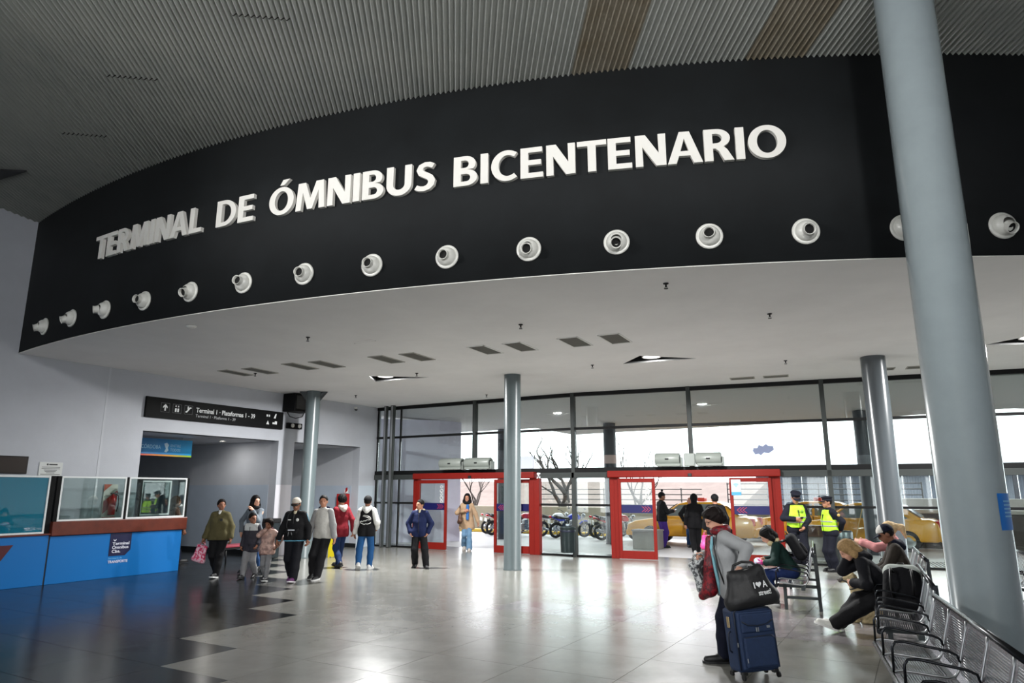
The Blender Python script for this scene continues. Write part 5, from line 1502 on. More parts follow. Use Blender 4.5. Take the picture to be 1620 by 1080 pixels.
        if top.get('zip') is not None:
            zz = MB(); pts = []
            for k in range(7):
                zc = .80 - k * (.80 - max(hem, .50)) / 6
                pts.append(U(0, (.062 if k == 0 else .070) + .3 * 0 + inf / h * .62 + .004 + (.02 if female and 1 <= k <= 3 else 0), zc))
            zz.tube(pts, .0045 * h, 5); zz.build('zip', top['zip'], t)
        if top.get('shirt') is not None:
            sh = Sdf(.006 * h).cone(NB + T @ v3(0, .022, -.010) * h, NB + T @ v3(0, .014, .020) * h, .033 * h, .031 * h)
            sh.cone(NB + T @ v3(0, .048, -.022) * h, NB + T @ v3(0, .060, -.045) * h, .014 * h, .005 * h)
            sdf_obj('shirt_collar', sh, g * .9, top['shirt'], t)
    # ---- shoes
    um, so = [mat('shoe_%d_%d_%d' % c_, c_, .5) for c_ in shoes]
    sme, sole = shoe_meshes(um, so)
    for s, kx in ((1, 'R'), (-1, 'L')):
        f = po['feet'].get(kx, (s * .055, 0, 0, 0, 0)); f = tuple(f) + (0,) * (5 - len(f))
        M = Matrix.Translation(Vector((f[0], f[1], f[2])) * h) @ Matrix.Rotation(R(f[3]), 4, 'Z') @ Matrix.Rotation(R(f[4]), 4, 'X') @ Matrix.Scale(h * po.get('shoescale', 1.12), 4)
        so_ = link('shoe', sme, t, M); link('sole', sole, so_)
    info = dict(t=t, h=h, Hd=Hd, HR=HR, U=U, T=T, NB=NB, hs=hs, SH=SH, elb=elb, wri=wri, hand=HANDS, knee=knee, ank=ank, g=g, piv=piv)
    if extras: extras(info)
    return info
def world_pt(i, p):
    t = i['t']; a = t.rotation_euler.z
    return Vector((t.location.x + p[0] * math.cos(a) - p[1] * math.sin(a), t.location.y + p[0] * math.sin(a) + p[1] * math.cos(a), t.location.z + p[2]))

# ---- headgear
def cap(i, m, mv=None, style='cap', front=None):
    Hd, HR, hs, g = i['Hd'], i['HR'], i['hs'], i['g']
    s = Sdf(.004 * hs).ell(Hd(0, -.006, .026), v3(.061, .073, .066) * hs, HR).cut(Hd(0, 0, .022), HR @ v3(0, .12, -1))
    if style == 'police': s.ell(Hd(0, -.004, .070), v3(.072, .082, .020) * hs, HR)
    o = sdf_obj('cap', s, g * .8, m, i['t'])
    if style in ('cap', 'police'):
        b_ = MB(); n_ = 10; vs = []
        for lay in (0, -.006):
            for k in range(n_ + 1):
                a = math.pi * k / n_; vs.append(Hd(.056 * math.cos(a), .048 + .010 * math.sin(a), .024 + lay)); 
            for k in range(n_ + 1):
                a = math.pi * k / n_; vs.append(Hd(.052 * math.cos(a), .048 + .070 * math.sin(a), .016 + lay - .004 * math.sin(a)))
        q = n_ + 1; fs = []
        for k in range(n_): fs += [(k, k + 1, q + k + 1, q + k), (2 * q + k, 3 * q + k, 3 * q + k + 1, 2 * q + k + 1), (q + k, q + k + 1, 3 * q + k + 1, 3 * q + k)]
        b_.add(vs, fs, True); b_.build('visor', mv or m, o)
    if style == 'beanie':
        sdf_obj('pompom', Sdf(.003).ell(Hd(0, -.01, .115), v3(.024, .024, .024) * hs), g * .7, m, o)
    if front is not None:
        f = Sdf(.004 * hs).ell(Hd(0, -.003, .027), v3(.0625, .0755, .067) * hs, HR).cut(Hd(0, 0, .024), HR @ v3(0, .12, -1)).cut(Hd(0, .018, 0), HR @ v3(0, -1, -.15))
        sdf_obj('front_panel', f, g * .8, front, o)
def hood_up(i, m, nm='hood'):
    Hd, HR, hs, g = i['Hd'], i['HR'], i['hs'], i['g']
    s = Sdf(.006 * hs).ell(Hd(0, -.012, .014), v3(.066, .074, .080) * hs, HR).cone(Hd(0, -.02, -.05), Hd(0, -.01, -.10), .052 * hs, .060 * hs)
    s.cut(Hd(0, .034, 0), HR @ v3(0, 1, -.12))
    sdf_obj(nm, s, g * .9, m, i['t'])
def scarf(i, m, nm='scarf', drop=0.0, r=.030):
    NB, T, h = i['NB'], i['T'], i['h']
    s = Sdf(.006 * h)
    pts = [NB + T @ (v3(.045 * math.cos(a), .010 + .042 * math.sin(a), .016) * h) for a in np.linspace(0, 2 * math.pi, 13)]
    for p, q in zip(pts, pts[1:]): s.cone(p, q, r * .75 * h)
    if drop: s.cone(NB + T @ v3(.015, .065, .0) * h, NB + T @ v3(.02, .100, -drop) * h, r * h, r * .8 * h)
    sdf_obj(nm, s, i['g'], m, i['t'])
def strap(i, pts, m, r=.008, nm='strap'):
    MB().tube(pts, r, 6).build(nm, m, i['t'])
# ================================================================ BAGS AND LUGGAGE BUILDERS
def soft_bag(label, loc, rz, w_, h_, d_, m, name='shopping_bag', cat='bag', tilt=(0, 0), top_loop=.1, handle=None, k=.02, group=None):
    """soft bag hanging from loc (its handle top)"""
    t = thing(name, label, cat, loc, rz, group)
    t.rotation_euler = (R(tilt[0]), R(tilt[1]), rz)
    zt = -top_loop
    s = Sdf(k)
    for sx in (-1, 1):
        s.cone((sx * (w_ / 2 - d_ / 2), 0, zt - h_ + d_ * .45), (sx * (w_ / 2 - d_ / 2) * .92, 0, zt - .02), d_ * .5, d_ * .22)
    s.cone((-(w_ / 2 - d_ * .5), 0, zt - h_ + d_ * .5), (w_ / 2 - d_ * .5, 0, zt - h_ + d_ * .5), d_ * .5); s.cone((-(w_ / 2 - d_ * .5) * .9, 0, zt - .03), ((w_ / 2 - d_ * .5) * .9, 0, zt - .03), d_ * .22)
    s.cone((0, 0, zt - h_ + d_ * .5), (0, 0, zt - .05), d_ * .55, d_ * .3)
    s.cut((0, 0, zt), (0, 0, 1)); s.cut((0, 0, zt - h_), (0, 0, -1))
    sdf_obj('bag_body', s, max(.010, d_ / 14), m, t)
    for y in (-.02, .02):
        MB().tube([(-w_ * .22, y, zt - .02), (-w_ * .18, y * .8, zt + top_loop * .6), (0, y * .4, 0), (w_ * .18, y * .8, zt + top_loop * .6), (w_ * .22, y, zt - .02)], .007, 6).build('handle', handle or m, t)
    return t
def pattern(name, a, b_, scale=18):
    m = mat(name, a, .5, noise=.01, nscale=scale, rgb2=b_)
    for n_ in m.node_tree.nodes:
        if n_.type == 'VALTORGB': n_.color_ramp.elements[0].position = .47; n_.color_ramp.elements[1].position = .53
    return m
def backpack(label, loc, heading, w_, h_, d_, m, m2=None, tilt=0, group=None):
    t = thing('backpack', label, 'backpack', loc, R(heading - 90)); t.rotation_euler = (R(tilt), 0, R(heading - 90))
    a = w_ / 2 - .07
    s = Sdf(.025)
    for sx in (-1, 1): s.cone((sx * a, 0, .08), (sx * a * .85, 0, h_ - .10), d_ * .42, d_ * .36)
    s.cone((0, -.01, .09), (0, -.01, h_ - .10), d_ * .5, d_ * .42)
    sdf_obj('main_pocket', s, .014, m, t)
    s = Sdf(.02)
    for sx in (-1, 1): s.cone((sx * a * .75, -d_ * .42, .10), (sx * a * .7, -d_ * .40, h_ * .45), .05, .045)
    sdf_obj('front_pocket', s, .014, m2 or m, t)
    MB().tube([(-.04, 0, h_ - .02), (-.03, 0, h_ + .04), (.03, 0, h_ + .04), (.04, 0, h_ - .02)], .009, 6).build('grab_loop', M_dark, t)
    for sx in (-1, 1): MB().tube([(sx * .09, d_ * .35, h_ - .08), (sx * .11, d_ * .35 + .10, h_ - .06), (sx * .12, d_ * .35 + .15, h_ * .55), (sx * .11, d_ * .35 + .04, .12)], .016, 6).build('shoulder_strap', M_dark, t)
    MB().tube([(-a, -d_ * .50, h_ * .62), (0, -d_ * .56, h_ * .64), (a, -d_ * .50, h_ * .62)], .005, 5).build('zip', M_alu, t)
    return t
def phone(label, loc, heading, pitch=30):
    t = thing('mobile_phone', label, 'phone', loc); t.rotation_euler = (R(pitch), 0, R(heading - 90))
    MB().bbox(-.036, .036, -.075, .075, -.005, .005, .004).build('case', M_dark, t); MB().box(-.032, .032, -.068, .068, .0052, .006).build('screen', mat('phone_screen', (60, 70, 84), .1), t)
    return t

# ================================================================ PEOPLE
BLACK = cloth('black', (17, 17, 20)); NAVY = cloth('navy', (18, 22, 40)); JEANS = cloth('jeans', (44, 76, 120)); DJEANS = cloth('dark_jeans', (26, 46, 84))
GREYT = cloth('grey_trousers', (130, 130, 132)); WHITEC = cloth('white_cotton', (222, 222, 218)); CREAM = cloth('cream', (210, 200, 172))
SLIM = (.054, .040, .032); REG = (.058, .045, .038); WIDE = (.062, .052, .048); FLARE = (.054, .040, .056)
BLK2 = ((18, 18, 20), (18, 18, 20)); WHTS = ((226, 226, 224), (230, 230, 228)); BW = ((22, 22, 24), (226, 226, 224))
walkR = {'R': (.050, .13, 0, 0, 8), 'L': (-.050, -.11, .022, 0, -22)}
walkL = {'L': (-.050, .13, 0, 0, 8), 'R': (.050, -.11, .022, 0, -22)}
TAN = (176, 124, 98); BRN = (140, 94, 72); PALE = (206, 156, 132)

# -- family group on the left
i = person('woman in a brown coat half hidden behind the counter glass', -16.72, 11.35, 75, 1.68, dict(feet=walkR, hands={'R': (.15, .10, .50), 'L': (-.15, -.06, .50)}), female=True, skinc=BRN,
           hair=('long', (58, 40, 28)), top=dict(mat=cloth('brown_coat', (96, 66, 54)), hem=.40, arm=.036), legs=(NAVY, REG))
i = person('woman in an olive green hoodie carrying a pink patterned bag', -13.39, 10.21, -62, 1.63, dict(feet=walkL, head=(-38, -4), hands={'R': (.175, .05, .50), 'L': (-.17, .02, .50)}), w=1.28, female=True, skinc=BRN,
           hair=('bun', (30, 24, 22)), top=dict(mat=cloth('olive', (86, 80, 52)), hem=.455, inf=.022, arm=.042, shirt=WHITEC, name='hoodie', band=[(.455, .475, BLACK, 'hem_band')]), legs=(BLACK, REG), shoes=BW)
p = world_pt(i, i['hand']['R']); soft_bag('pink and white patterned shopping bag held by the woman in the olive hoodie', p, R(20), .30, .36, .10, pattern('pink_pattern', (206, 40, 92), (232, 190, 204), 22), tilt=(0, 14), top_loop=.06)
MB().bbox(-.03, .03, -.003, .003, -.025, .025, .002).build('chest_badge', M_dark, i['t']).location = i['U'](-.055, .098, .735)
i = person('long haired woman in a grey coat with a hand raised to her chin', -13.42, 11.15, -62, 1.71, dict(feet=walkR, head=(-55, 0), hands={'L': (-.02, .13, .80), 'R': (.17, .0, .52)}, elbow={'L': (-.4, .2, -1), 'R': (.9, -.5, 0)}, curl={'L': .9, 'R': .6}, hairlen=.10), female=True, skinc=PALE,
           hair=('long', (16, 13, 14)), top=dict(mat=cloth('grey_coat', (104, 112, 120)), hem=.42), legs=(JEANS, SLIM), shoes=BLK2)
scarf(i, BLACK)
i = person('boy in a charcoal and light grey padded jacket', -12.59, 10.42, -66, 1.33, dict(feet=walkR, head=(-55, 0), headscale=1.18, hands={'R': (.13, .05, .50), 'L': (-.13, .05, .52)}), skinc=BRN, w=1.12,
           hair=('short', (18, 16, 16)), top=dict(mat=cloth('charcoal', (50, 48, 56)), hem=.40, inf=.026, arm=.042, yoke=cloth('light_grey', (190, 192, 190)), yokez=.735, zip=M_dark, hood=BLACK, name='padded_jacket'), legs=(GREYT, REG), shoes=BLK2)
i = person('girl in a pale pink quilted coat covering her mouth', -11.95, 10.31, -60, 1.23, dict(feet=walkL, head=(8, 8), headscale=1.2, hands={'R': (.015, .085, .835), 'L': (-.17, .02, .56)}, elbow={'R': (1, .1, -.8), 'L': (-1, -.3, 0)}), skinc=BRN, female=False, w=1.1,
           hair=('bob', (28, 22, 20)), top=dict(mat=pattern('pink_quilt', (196, 160, 146), (150, 120, 112), 9), hem=.42, inf=.024, arm=.040, hood=cloth('maroon', (74, 26, 36)), name='quilted_coat', band=[(.42, .432, cloth('maroon', (74, 26, 36)), 'hem_band')]), legs=(GREYT, SLIM), shoes=BW)
i = person('man in a beige cap and black tracksuit with a waist bag', -11.39, 10.52, -62, 1.67, dict(feet=walkL, head=(-4, 14), hands={'R': (.185, .06, .50), 'L': (-.175, .03, .50)}), w=1.15, skinc=BRN, hair=('buzz', (24, 20, 18)),
           top=dict(mat=BLACK, hem=.475, inf=.02, arm=.040, shirt=CREAM, zip=M_dark, name='track_jacket', band=[(.475, .490, cloth('sky_blue', (110, 180, 210)), 'hem_stripe')]), legs=(cloth('black_trackpants', (16, 17, 24)), WIDE), shoes=((96, 44, 96), (224, 220, 222)))
cap(i, cloth('beige_cap', (196, 188, 176)), cloth('dark_visor', (40, 36, 34)))
for s in (1, -1):
    d0 = i['SH'][s]; e0 = i['elb'][s]; o = np.array([s * .045, .01, .02]) * 1.67
    MB().tube([i['NB'] + i['T'] @ v3(s * .045, .0, .02) * 1.67, d0 + o * .72, (d0 + e0) / 2 + o * .70, e0 + o * .62, i['wri'][s] + o * .45], .009, 5).build('sleeve_stripe', cloth('sky_blue', (110, 180, 210)), i['t'])
MB().lathe([(0, 0), (.032, 0), (.03, .006), (0, .006)], 16, Matrix.Translation(i['U'](-.05, .088, .735)) @ Matrix.Rotation(R(-90), 4, 'X')).build('chest_crest', M_white, i['t'])
MB().bbox(-.03, .03, -.004, .004, -.01, .01, .002).build('chest_logo', M_white, i['t']).location = i['U'](.05, .088, .735)
MB().bbox(-.03, .03, -.004, .004, -.015, .015, .002).build('trouser_logo', M_white, i['t']).location = (-.105, .115, .70)
u = thing('waist_bag', 'black waist bag with silver clips worn by the man in the beige cap', 'bag', world_pt(i, i['U'](0, .115, .615)), R(-62 - 90))
sdf_obj('pouch', Sdf(.012).cone((-.10, 0, 0), (.10, 0, 0), .045).cone((-.08, .01, -.06), (.08, .01, -.06), .04), .012, BLACK, u); MB().bbox(-.07, .07, .045, .052, -.01, .012, .003).build('flap_print', M_alu, u); MB().tube([(.05, .05, -.03), (.06, .055, -.12)], .006, 5).build('clip', M_alu, u); MB().tube([(.0, .05, -.03), (-.02, .055, -.10)], .006, 5).build('clip', M_alu, u)
MB().tube([(.11, 0, .02), (.14, -.05, .10), (.13, -.10, .30), (.05, -.08, .38)], .010, 5).build('strap', M_dark, u)
i = person('young man in a plain light grey sweatshirt and black trousers', -11.19, 11.12, -66, 1.72, dict(feet={'L': (.005, .12, 0, 0, 0), 'R': (.115, -.02, .018, 0, -14)}, side=2, head=(-12, 0), hands={'R': (.175, .04, .49), 'L': (-.165, .05, .49)}), skinc=TAN, hair=('short', (20, 17, 16)),
           top=dict(mat=cloth('light_sweat', (190, 188, 182)), hem=.475, inf=.020, arm=.040, sleeve=cloth('grey_marl', (150, 150, 150)), hood=cloth('navy_hood', (26, 28, 54)), name='sweatshirt'), legs=(cloth('black_pants', (24, 24, 27)), WIDE), shoes=BW)
i = person('man in a dark red coat walking away past the column', -12.33, 12.83, 165, 1.72, dict(feet=walkR, hands={'L': (-.16, .13, .50), 'R': (.16, -.06, .50)}), skinc=TAN, hair=('curly', (18, 15, 15)),
           top=dict(mat=cloth('dark_red', (116, 22, 34)), hem=.42, inf=.020, arm=.038, hood=cloth('pale_hood', (200, 186, 176)), name='coat'), legs=(DJEANS, REG), shoes=BLK2)
i = person('man seen from behind in a black and white raglan hoodie', -11.60, 12.94, 122, 1.69, dict(feet={'R': (.06, .02, 0, -8, 0), 'L': (-.07, -.14, .03, 18, -30)}, hands={'R': (.13, .10, .56), 'L': (-.17, .05, .49)}), skinc=BRN, hair=('short', (20, 18, 18)),
           top=dict(mat=BLACK, hem=.445, inf=.022, arm=.042, sleeve=WHITEC, hood=WHITEC, name='hoodie'), legs=(cloth('blue_jeans', (30, 78, 128)), REG), shoes=WHTS)
cap(i, cloth('black_cap', (18, 18, 20)), style='cap0')
ln = [(-.075, .615), (-.05, .60), (-.02, .595), (.0, .60), (.02, .59), (.05, .60), (.075, .61), (.08, .63), (.06, .635), (.05, .625), (.03, .64), (.0, .64), (-.02, .655), (-.05, .652), (-.06, .665), (-.03, .685), (.02, .70)]
MB().tube([i['U'](-a * .95, -.094 - .006 * math.cos(a * 20), b_ + .02) for a, b_ in ln], .0085, 5).build('back_print', M_white, i['t'])
ln2 = [(.02, .70), (.045, .705), (.03, .715), (-.02, .71), (-.06, .69), (-.075, .665), (-.06, .65)]
MB().tube([i['U'](-a * .95, -.094, b_ + .02) for a, b_ in ln2], .007, 5).build('back_print', M_white, i['t'])
i = person('man in a navy blue jacket with hands in his pockets', -10.67, 13.80, -64, 1.60, dict(feet={'L': (-.13, .08, 0, 20, 0), 'R': (.07, -.06, .015, 0, -10)}, head=(38, 0), hands={'R': (.135, .04, .515), 'L': (-.135, .04, .515)}, elbow={'R': (1, -.6, 0), 'L': (-1, -.6, 0)}, handdir={'R': (-.5, .1, -1), 'L': (.5, .1, -1)}), skinc=TAN, hair=('short', (18, 16, 16)),
           top=dict(mat=cloth('royal_navy', (18, 29, 66)), hem=.45, inf=.024, arm=.042, shirt=CREAM, zip=M_dark, hood=CREAM), legs=(BLACK, WIDE), shoes=BLK2)
i = person('woman in a long beige quilted coat coming in through the left door', -12.35, 18.35, -58, 1.72, dict(feet={'L': (-.05, .10, 0, 0, 0), 'R': (.045, -.10, .05, 0, -30)}, head=(6, -4), hands={'R': (.05, .11, .70), 'L': (-.20, .02, .50)}, elbow={'R': (1, -.3, -.5), 'L': (-1, -.5, 0)}), female=True, skinc=TAN, hair=('long', (22, 18, 18)),
           top=dict(mat=cloth('beige_quilt', (168, 140, 112)), hem=.37, inf=.024, flare=.012, arm=.038, name='quilted_coat'), legs=(cloth('light_jeans', (96, 128, 156)), FLARE, .96), shoes=((180, 172, 164), (150, 144, 140)))
scarf(i, BLACK, r=.034); hood_up(i, BLACK)
s = Sdf(.008); h_ = 1.72
s.cone(i['U'](-.012, .088, .79), i['U'](-.012, .100, .56), .045, .045); sdf_obj('blue_sweater', s, .012, cloth('blue_sweater', (52, 104, 168)), i['t'])
p = world_pt(i, i['U'](.13, .06, .79)); soft_bag('brown leather handbag on the shoulder of the woman in the beige coat', p, R(-50), .36, .26, .12, mat('brown_leather', (84, 52, 32), .45, noise=.15), name='handbag', tilt=(0, -12), top_loop=.28)

# -- people outside the right door
i = person('man in a black jacket, purple trousers and bobble hat outside', -7.48, 22.55, 40, 1.76, dict(hands={'R': (.06, .20, .66), 'L': (-.05, .20, .66)}, elbow={'R': (.5, -.4, -1), 'L': (-.5, -.4, -1)}, head=(0, 10)), skinc=BRN, w=1.1,
           top=dict(mat=BLACK, hem=.47, inf=.022, arm=.042), legs=(cloth('purple', (70, 44, 130)), WIDE), shoes=BLK2)
cap(i, BLACK, style='beanie')
phone('small phone in the hands of the man with the bobble hat', world_pt(i, (i['hand']['R'] + i['hand']['L']) / 2 + np.array([0, .03, .01])), 40)
i = person('bald man in a black jacket and jeans leaning by the taxi', -6.72, 23.2, -62, 1.60, dict(hands={'R': (.14, .03, .53), 'L': (-.14, .03, .53)}, elbow={'R': (1, -.5, 0), 'L': (-1, -.5, 0)}), skinc=(170, 116, 96), hair=('bald', (60, 50, 46)), w=1.12,
           top=dict(mat=BLACK, hem=.46, inf=.022, arm=.042, zip=M_alu), legs=(JEANS, REG), shoes=BLK2)
i = person('person in a black coat walking out with a pink plastic bag', -4.72, 18.62, 118, 1.72, dict(feet={'R': (.05, .08, 0, 0, 0), 'L': (-.05, -.06, .005, 0, -6)}, hands={'L': (-.17, .03, .50), 'R': (.16, .04, .50)}), skinc=TAN, w=1.25, hair=('short', (26, 24, 24)),
           top=dict(mat=BLACK, hem=.40, inf=.026, arm=.044, name='coat'), legs=(BLACK, REG), shoes=BLK2)
cap(i, BLACK, style='none')
p = world_pt(i, i['hand']['L']); soft_bag('bright pink plastic bag carried by the person in black', p, R(60), .30, .36, .18, mat('pink_plastic', (240, 70, 150), .35), top_loop=.08)
i = person('person in a dark hooded jacket partly hidden beyond the right doorway', -5.75, 20.3, 118, 1.72, dict(feet=walkR), skinc=TAN, w=1.1, top=dict(mat=BLACK, hem=.44, inf=.022), legs=(BLACK, REG), shoes=((200, 200, 198), (200, 200, 198)))
hood_up(i, BLACK)

# -- two guards
HV = mat('hi_vis_yellow', (176, 236, 44), .6, noise=.05, nscale=12, bump=.4, bscale=14); RF = mat('reflective_grey', (150, 152, 150), .4)
UNI = cloth('uniform', (18, 20, 32))
i = person('guard in a yellow vest and flat topped cap looking down at a phone', -2.66, 18.02, -62, 1.80, dict(head=(4, 26), hands={'R': (.065, .125, .645), 'L': (-.045, .125, .545)}, elbow={'R': (1, -.2, -.6), 'L': (-1, -.3, -.4)}), skinc=TAN, w=1.15,
           top=dict(mat=UNI, hem=.47, inf=.018, arm=.040, vest=(HV, RF), name='uniform_jacket'), legs=(UNI, WIDE), shoes=BLK2)
cap(i, UNI, style='police')
phone('black phone held by the guard in the flat topped cap', world_pt(i, i['hand']['R'] + np.array([-.02, .02, .02])), -62)
MB().lathe([(0, 0), (.035, 0), (.033, .005), (0, .005)], 16, Matrix.Translation(i['U'](-.045, .098, .74)) @ Matrix.Rotation(R(-90), 4, 'X')).build('vest_emblem', mat('emblem_green', (110, 150, 40), .5), i['t'])
i = person('guard in a yellow vest and peaked cap standing with hands behind the back', -1.94, 17.99, 215, 1.68, dict(head=(8, 2), hands={'L': (-.05, -.12, .56), 'R': (.05, -.12, .56)}, elbow={'L': (-1, -.5, 0), 'R': (1, -.5, 0)}), skinc=TAN, w=1.1,
           top=dict(mat=UNI, hem=.47, inf=.018, arm=.040, vest=(HV, RF), name='uniform_jacket'), legs=(UNI, WIDE), shoes=BLK2)
cap(i, UNI, style='police')
q = (i['SH'][-1] + i['elb'][-1]) / 2 + np.array([-.072, .01, .04])
MB().lathe([(0, 0), (.036, 0), (.033, .006), (0, .006)], 16, Matrix.Translation(q) @ Matrix.Rotation(R(-90), 4, 'Y')).build('sleeve_badge', mat('badge_gold', (190, 160, 90), .5), i['t'])

# -- woman with the suitcase
SX, SY, SRZ = -1.635, 7.63, R(40)
GC = mat('cloth_silver_grey', (150, 152, 154), .6, noise=.04, nscale=10, bump=.45, bscale=9)
def near_woman():
    i = person('woman in a light grey jacket pulling the blue suitcase', -1.95, 8.2, 205, 1.66, dict(feet={'L': (-.05, .10, 0, 0, 0), 'R': (.05, -.10, .02, 0, -18)}, lean=9, head=(-8, 22), hands={'L': (-.285, -.01, .625), 'R': (.12, .15, .655)}, elbow={'L': (-.5, -1, .0), 'R': (.7, -1, -.3)}, handdir={'L': (-.35, .75, -.5)}, palm={'L': (-.2, -.1, -1)}, curl={'L': 1.1, 'R': 1.0}),
               w=1.12, female=True, res=.0085, skinc=PALE, hair=('bob', (26, 20, 19)), top=dict(mat=GC, hem=.40, inf=.022, arm=.040, flare=.012, name='grey_jacket'), legs=(NAVY, REG), shoes=BLK2)
    RS = pattern('red_scarf', (132, 16, 30), (74, 12, 24), 26)
    scarf(i, RS, r=.033)
    h = 1.66
    s = Sdf(.012)
    s.cone(i['U'](.0, .085, .79), i['U'](.0, .125, .62), .05, .06).cone(i['U'](.0, .125, .62), i['U'](.02, .15, .47), .06, .085)
    s.cone(i['U'](.02, .15, .47), i['U'](.06, .20, .43), .07, .05)
    sdf_obj('red_printed_scarf', s, .011, RS, i['t'])
    pts = [i['U'](-.045, .098, .44), i['U'](-.045, .098, .60), i['U'](-.042, .094, .74), i['U'](-.03, .072, .81)]
    MB().tube(pts, [.016, .018, .018, .014], 8).build('blue_lining', cloth('pale_blue', (128, 178, 190)), i['t'])
    pts = [i['U'](-.035, -.03, .85), i['U'](-.062, .045, .815), i['U'](-.09, .085, .74), i['U'](-.100, .085, .62), i['U'](-.105, .07, .50)]
    MB().tube(pts, .009, 6).build('bag_strap', M_dark, i['t'])
    # spectacles
    Hd, hs = i['Hd'], i['hs']
    for s_ in (1, -1):
        MB().tube([Hd(s_ * .021 + .015 * math.cos(a), .066, .004 + .012 * math.sin(a)) for a in np.linspace(0, 2 * math.pi, 13)[:-1]], .0018, 5, closed=True).build('spectacle_rim', M_dark, i['t'])
        MB().tube([Hd(s_ * .036, .064, .006), Hd(s_ * .052, .02, .006), Hd(s_ * .053, -.01, .002)], .0018, 5).build('spectacle_arm', M_dark, i['t'])
    return i
nw = near_woman()
# blue suitcase
t = thing('suitcase', 'large dark blue soft suitcase on wheels in the foreground', 'suitcase', (SX, SY, 0), SRZ)
t.rotation_euler = (R(-4), R(-3), SRZ)
M_suit = mat('suitcase_fabric', (22, 44, 78), .7, noise=.12, nscale=20, bump=.15, bscale=120)
M_suit2 = mat('suitcase_trim', (14, 26, 46), .6)
s = Sdf(.012); W2, D2_, Z0, Z1 = .165, .085, .075, .66
for sx in (-1, 1):
    for sy in (-1, 1): s.cone((sx * W2, sy * D2_, Z0 + .05), (sx * W2, sy * D2_, Z1 - .05), .045)
for z_ in (Z0 + .05, Z1 - .05):
    s.cone((-W2, 0, z_), (W2, 0, z_), .045); s.cone((0, -D2_, z_), (0, D2_, z_), .045)
M8 = np.eye(3)
b_ = MB().bbox(-.21, .21, -.13, .13, .07, .665, .035).build('shell', M_suit, t)
MB().bbox(-.195, .195, -.165, -.12, .10, .64, .02).build('front_panel', M_suit, t)
MB().bbox(-.165, .175, -.195, -.155, .12, .41, .022).build('lower_pocket', M_suit, t)
MB().bbox(-.165, .175, -.182, -.155, .44, .62, .015).build('upper_pocket', M_suit, t)
MB().tube([(-.16, -.188, .55), (-.10, -.192, .515), (0, -.193, .505), (.10, -.192, .515), (.17, -.188, .55)], .007, 6).build('flap_piping', M_suit2, t)
MB().tube([(x_, -.128, z_) for x_, z_ in ((-.205, .10), (-.205, .63), (-.17, .66), (.17, .66), (.205, .63), (.205, .10))], .008, 6).build('edge_piping', M_suit2, t)
MB().tube([(-.150, -.190, .40), (.12, -.197, .412), (.17, -.19, .38), (.175, -.185, .15)], .005, 5).build('pocket_zip', M_suit2, t)
for x_, y_, z_ in ((-.02, -.198, .475), (.0, -.198, .475), (-.155, -.20, .20), (-.207, -.14, .34)): MB().bbox(x_ - .005, x_ + .005, y_ - .006, y_ + .004, z_ - .025, z_ + .015, .002).build('zip_pull', M_alu, t)
MB().bbox(.10, .135, -.19, -.181, .475, .50, .003).build('brand_tag', M_alu, t)
MB().bbox(-.222, -.208, -.03, .02, .48, .585, .006).build('combination_lock', mat('lock_brass', (170, 150, 110), .3, metal=.8), t)
MB().tube([(-.212, -.02, .45), (-.235, -.02, .43), (-.238, -.01, .33), (-.235, 0, .27), (-.212, 0, .25)], .009, 6).build('side_handle', M_suit2, t)
for sx in (-1, 1):
    for sy in (-1, 1):
        f_ = MB().bbox(sx * .165 - .03, sx * .165 + .03, sy * .10 - .03, sy * .10 + .03, .05, .085, .01).build('caster_mount', M_dark, t)
        wv = .028; cx_, cy_ = sx * .185, sy * .125
        MB().cyl((cx_ - .012, cy_, .034), (cx_ + .012, cy_, .034), .028, n=16).build('wheel', M_rub, f_)
for sx in (-1, 1): MB().cyl((sx * .07, .105, .64), (sx * .07, .105, .985), .009, n=8).build('handle_tube', M_alu, t)
MB().bbox(-.10, .10, .085, .125, .975, 1.01, .014).build('handle_grip', M_dark, t)
# black holdall on top
t = thing('holdall', 'black shoulder bag with white I heart A street print on top of the suitcase', 'bag', (SX + .03, SY - .03, .672), R(40)); t.rotation_euler = (R(-4), R(-9), R(36))
s = Sdf(.03)
for sx, zt_ in ((-1, .33), (1, .36)):
    s.cone((sx * .19, 0, .08), (sx * .15, 0, zt_), .075, .025); 
s.cone((-.19, 0, .075), (.21, 0, .075), .075); s.cone((-.15, 0, .32), (.15, 0, .34), .03); s.cone((0, -.02, .12), (0, -.01, .27), .085, .055)
for sx in (-1, 1): s.cone((sx * .10, -.01, .10), (sx * .08, 0, .29), .082, .045)
s.cut((0, 0, 0), (0, 0, -1))
M_hold = mat('holdall_nylon', (24, 24, 26), .55, noise=.1, nscale=8, bump=.5, bscale=10)
sdf_obj('bag_body', s, .010, M_hold, t)
MB().tube([(-.14, .0, .35), (-.10, .02, .42), (0, .03, .44), (.10, .02, .42), (.14, .0, .37)], .014, 6).build('handle', M_dark, t)
MB().tube([(-.15, -.02, .345), (0, -.03, .365), (.15, -.02, .365)], .006, 5).build('zip', M_alu, t)
FX = frame((.005, -.128, .185), (1, 0, .0), (0, .10, 1))
put_text('I', 'print', M_swhite, t, FX @ Matrix.Translation((.0, .0, 0)), .062, .012)
MB().prism([(.022 + .030 + .03 * math.sin(a) ** 3, .033 + .0019 * (13 * math.cos(a) - 5 * math.cos(2 * a) - 2 * math.cos(3 * a) - math.cos(4 * a))) for a in np.linspace(0, 2 * math.pi, 25)[:-1]], .0, .002, FX).build('print_heart', M_swhite, t)
put_text('A', 'print', M_swhite, t, FX @ Matrix.Translation((.09, .0, 0)), .062, .05, offset=.03)
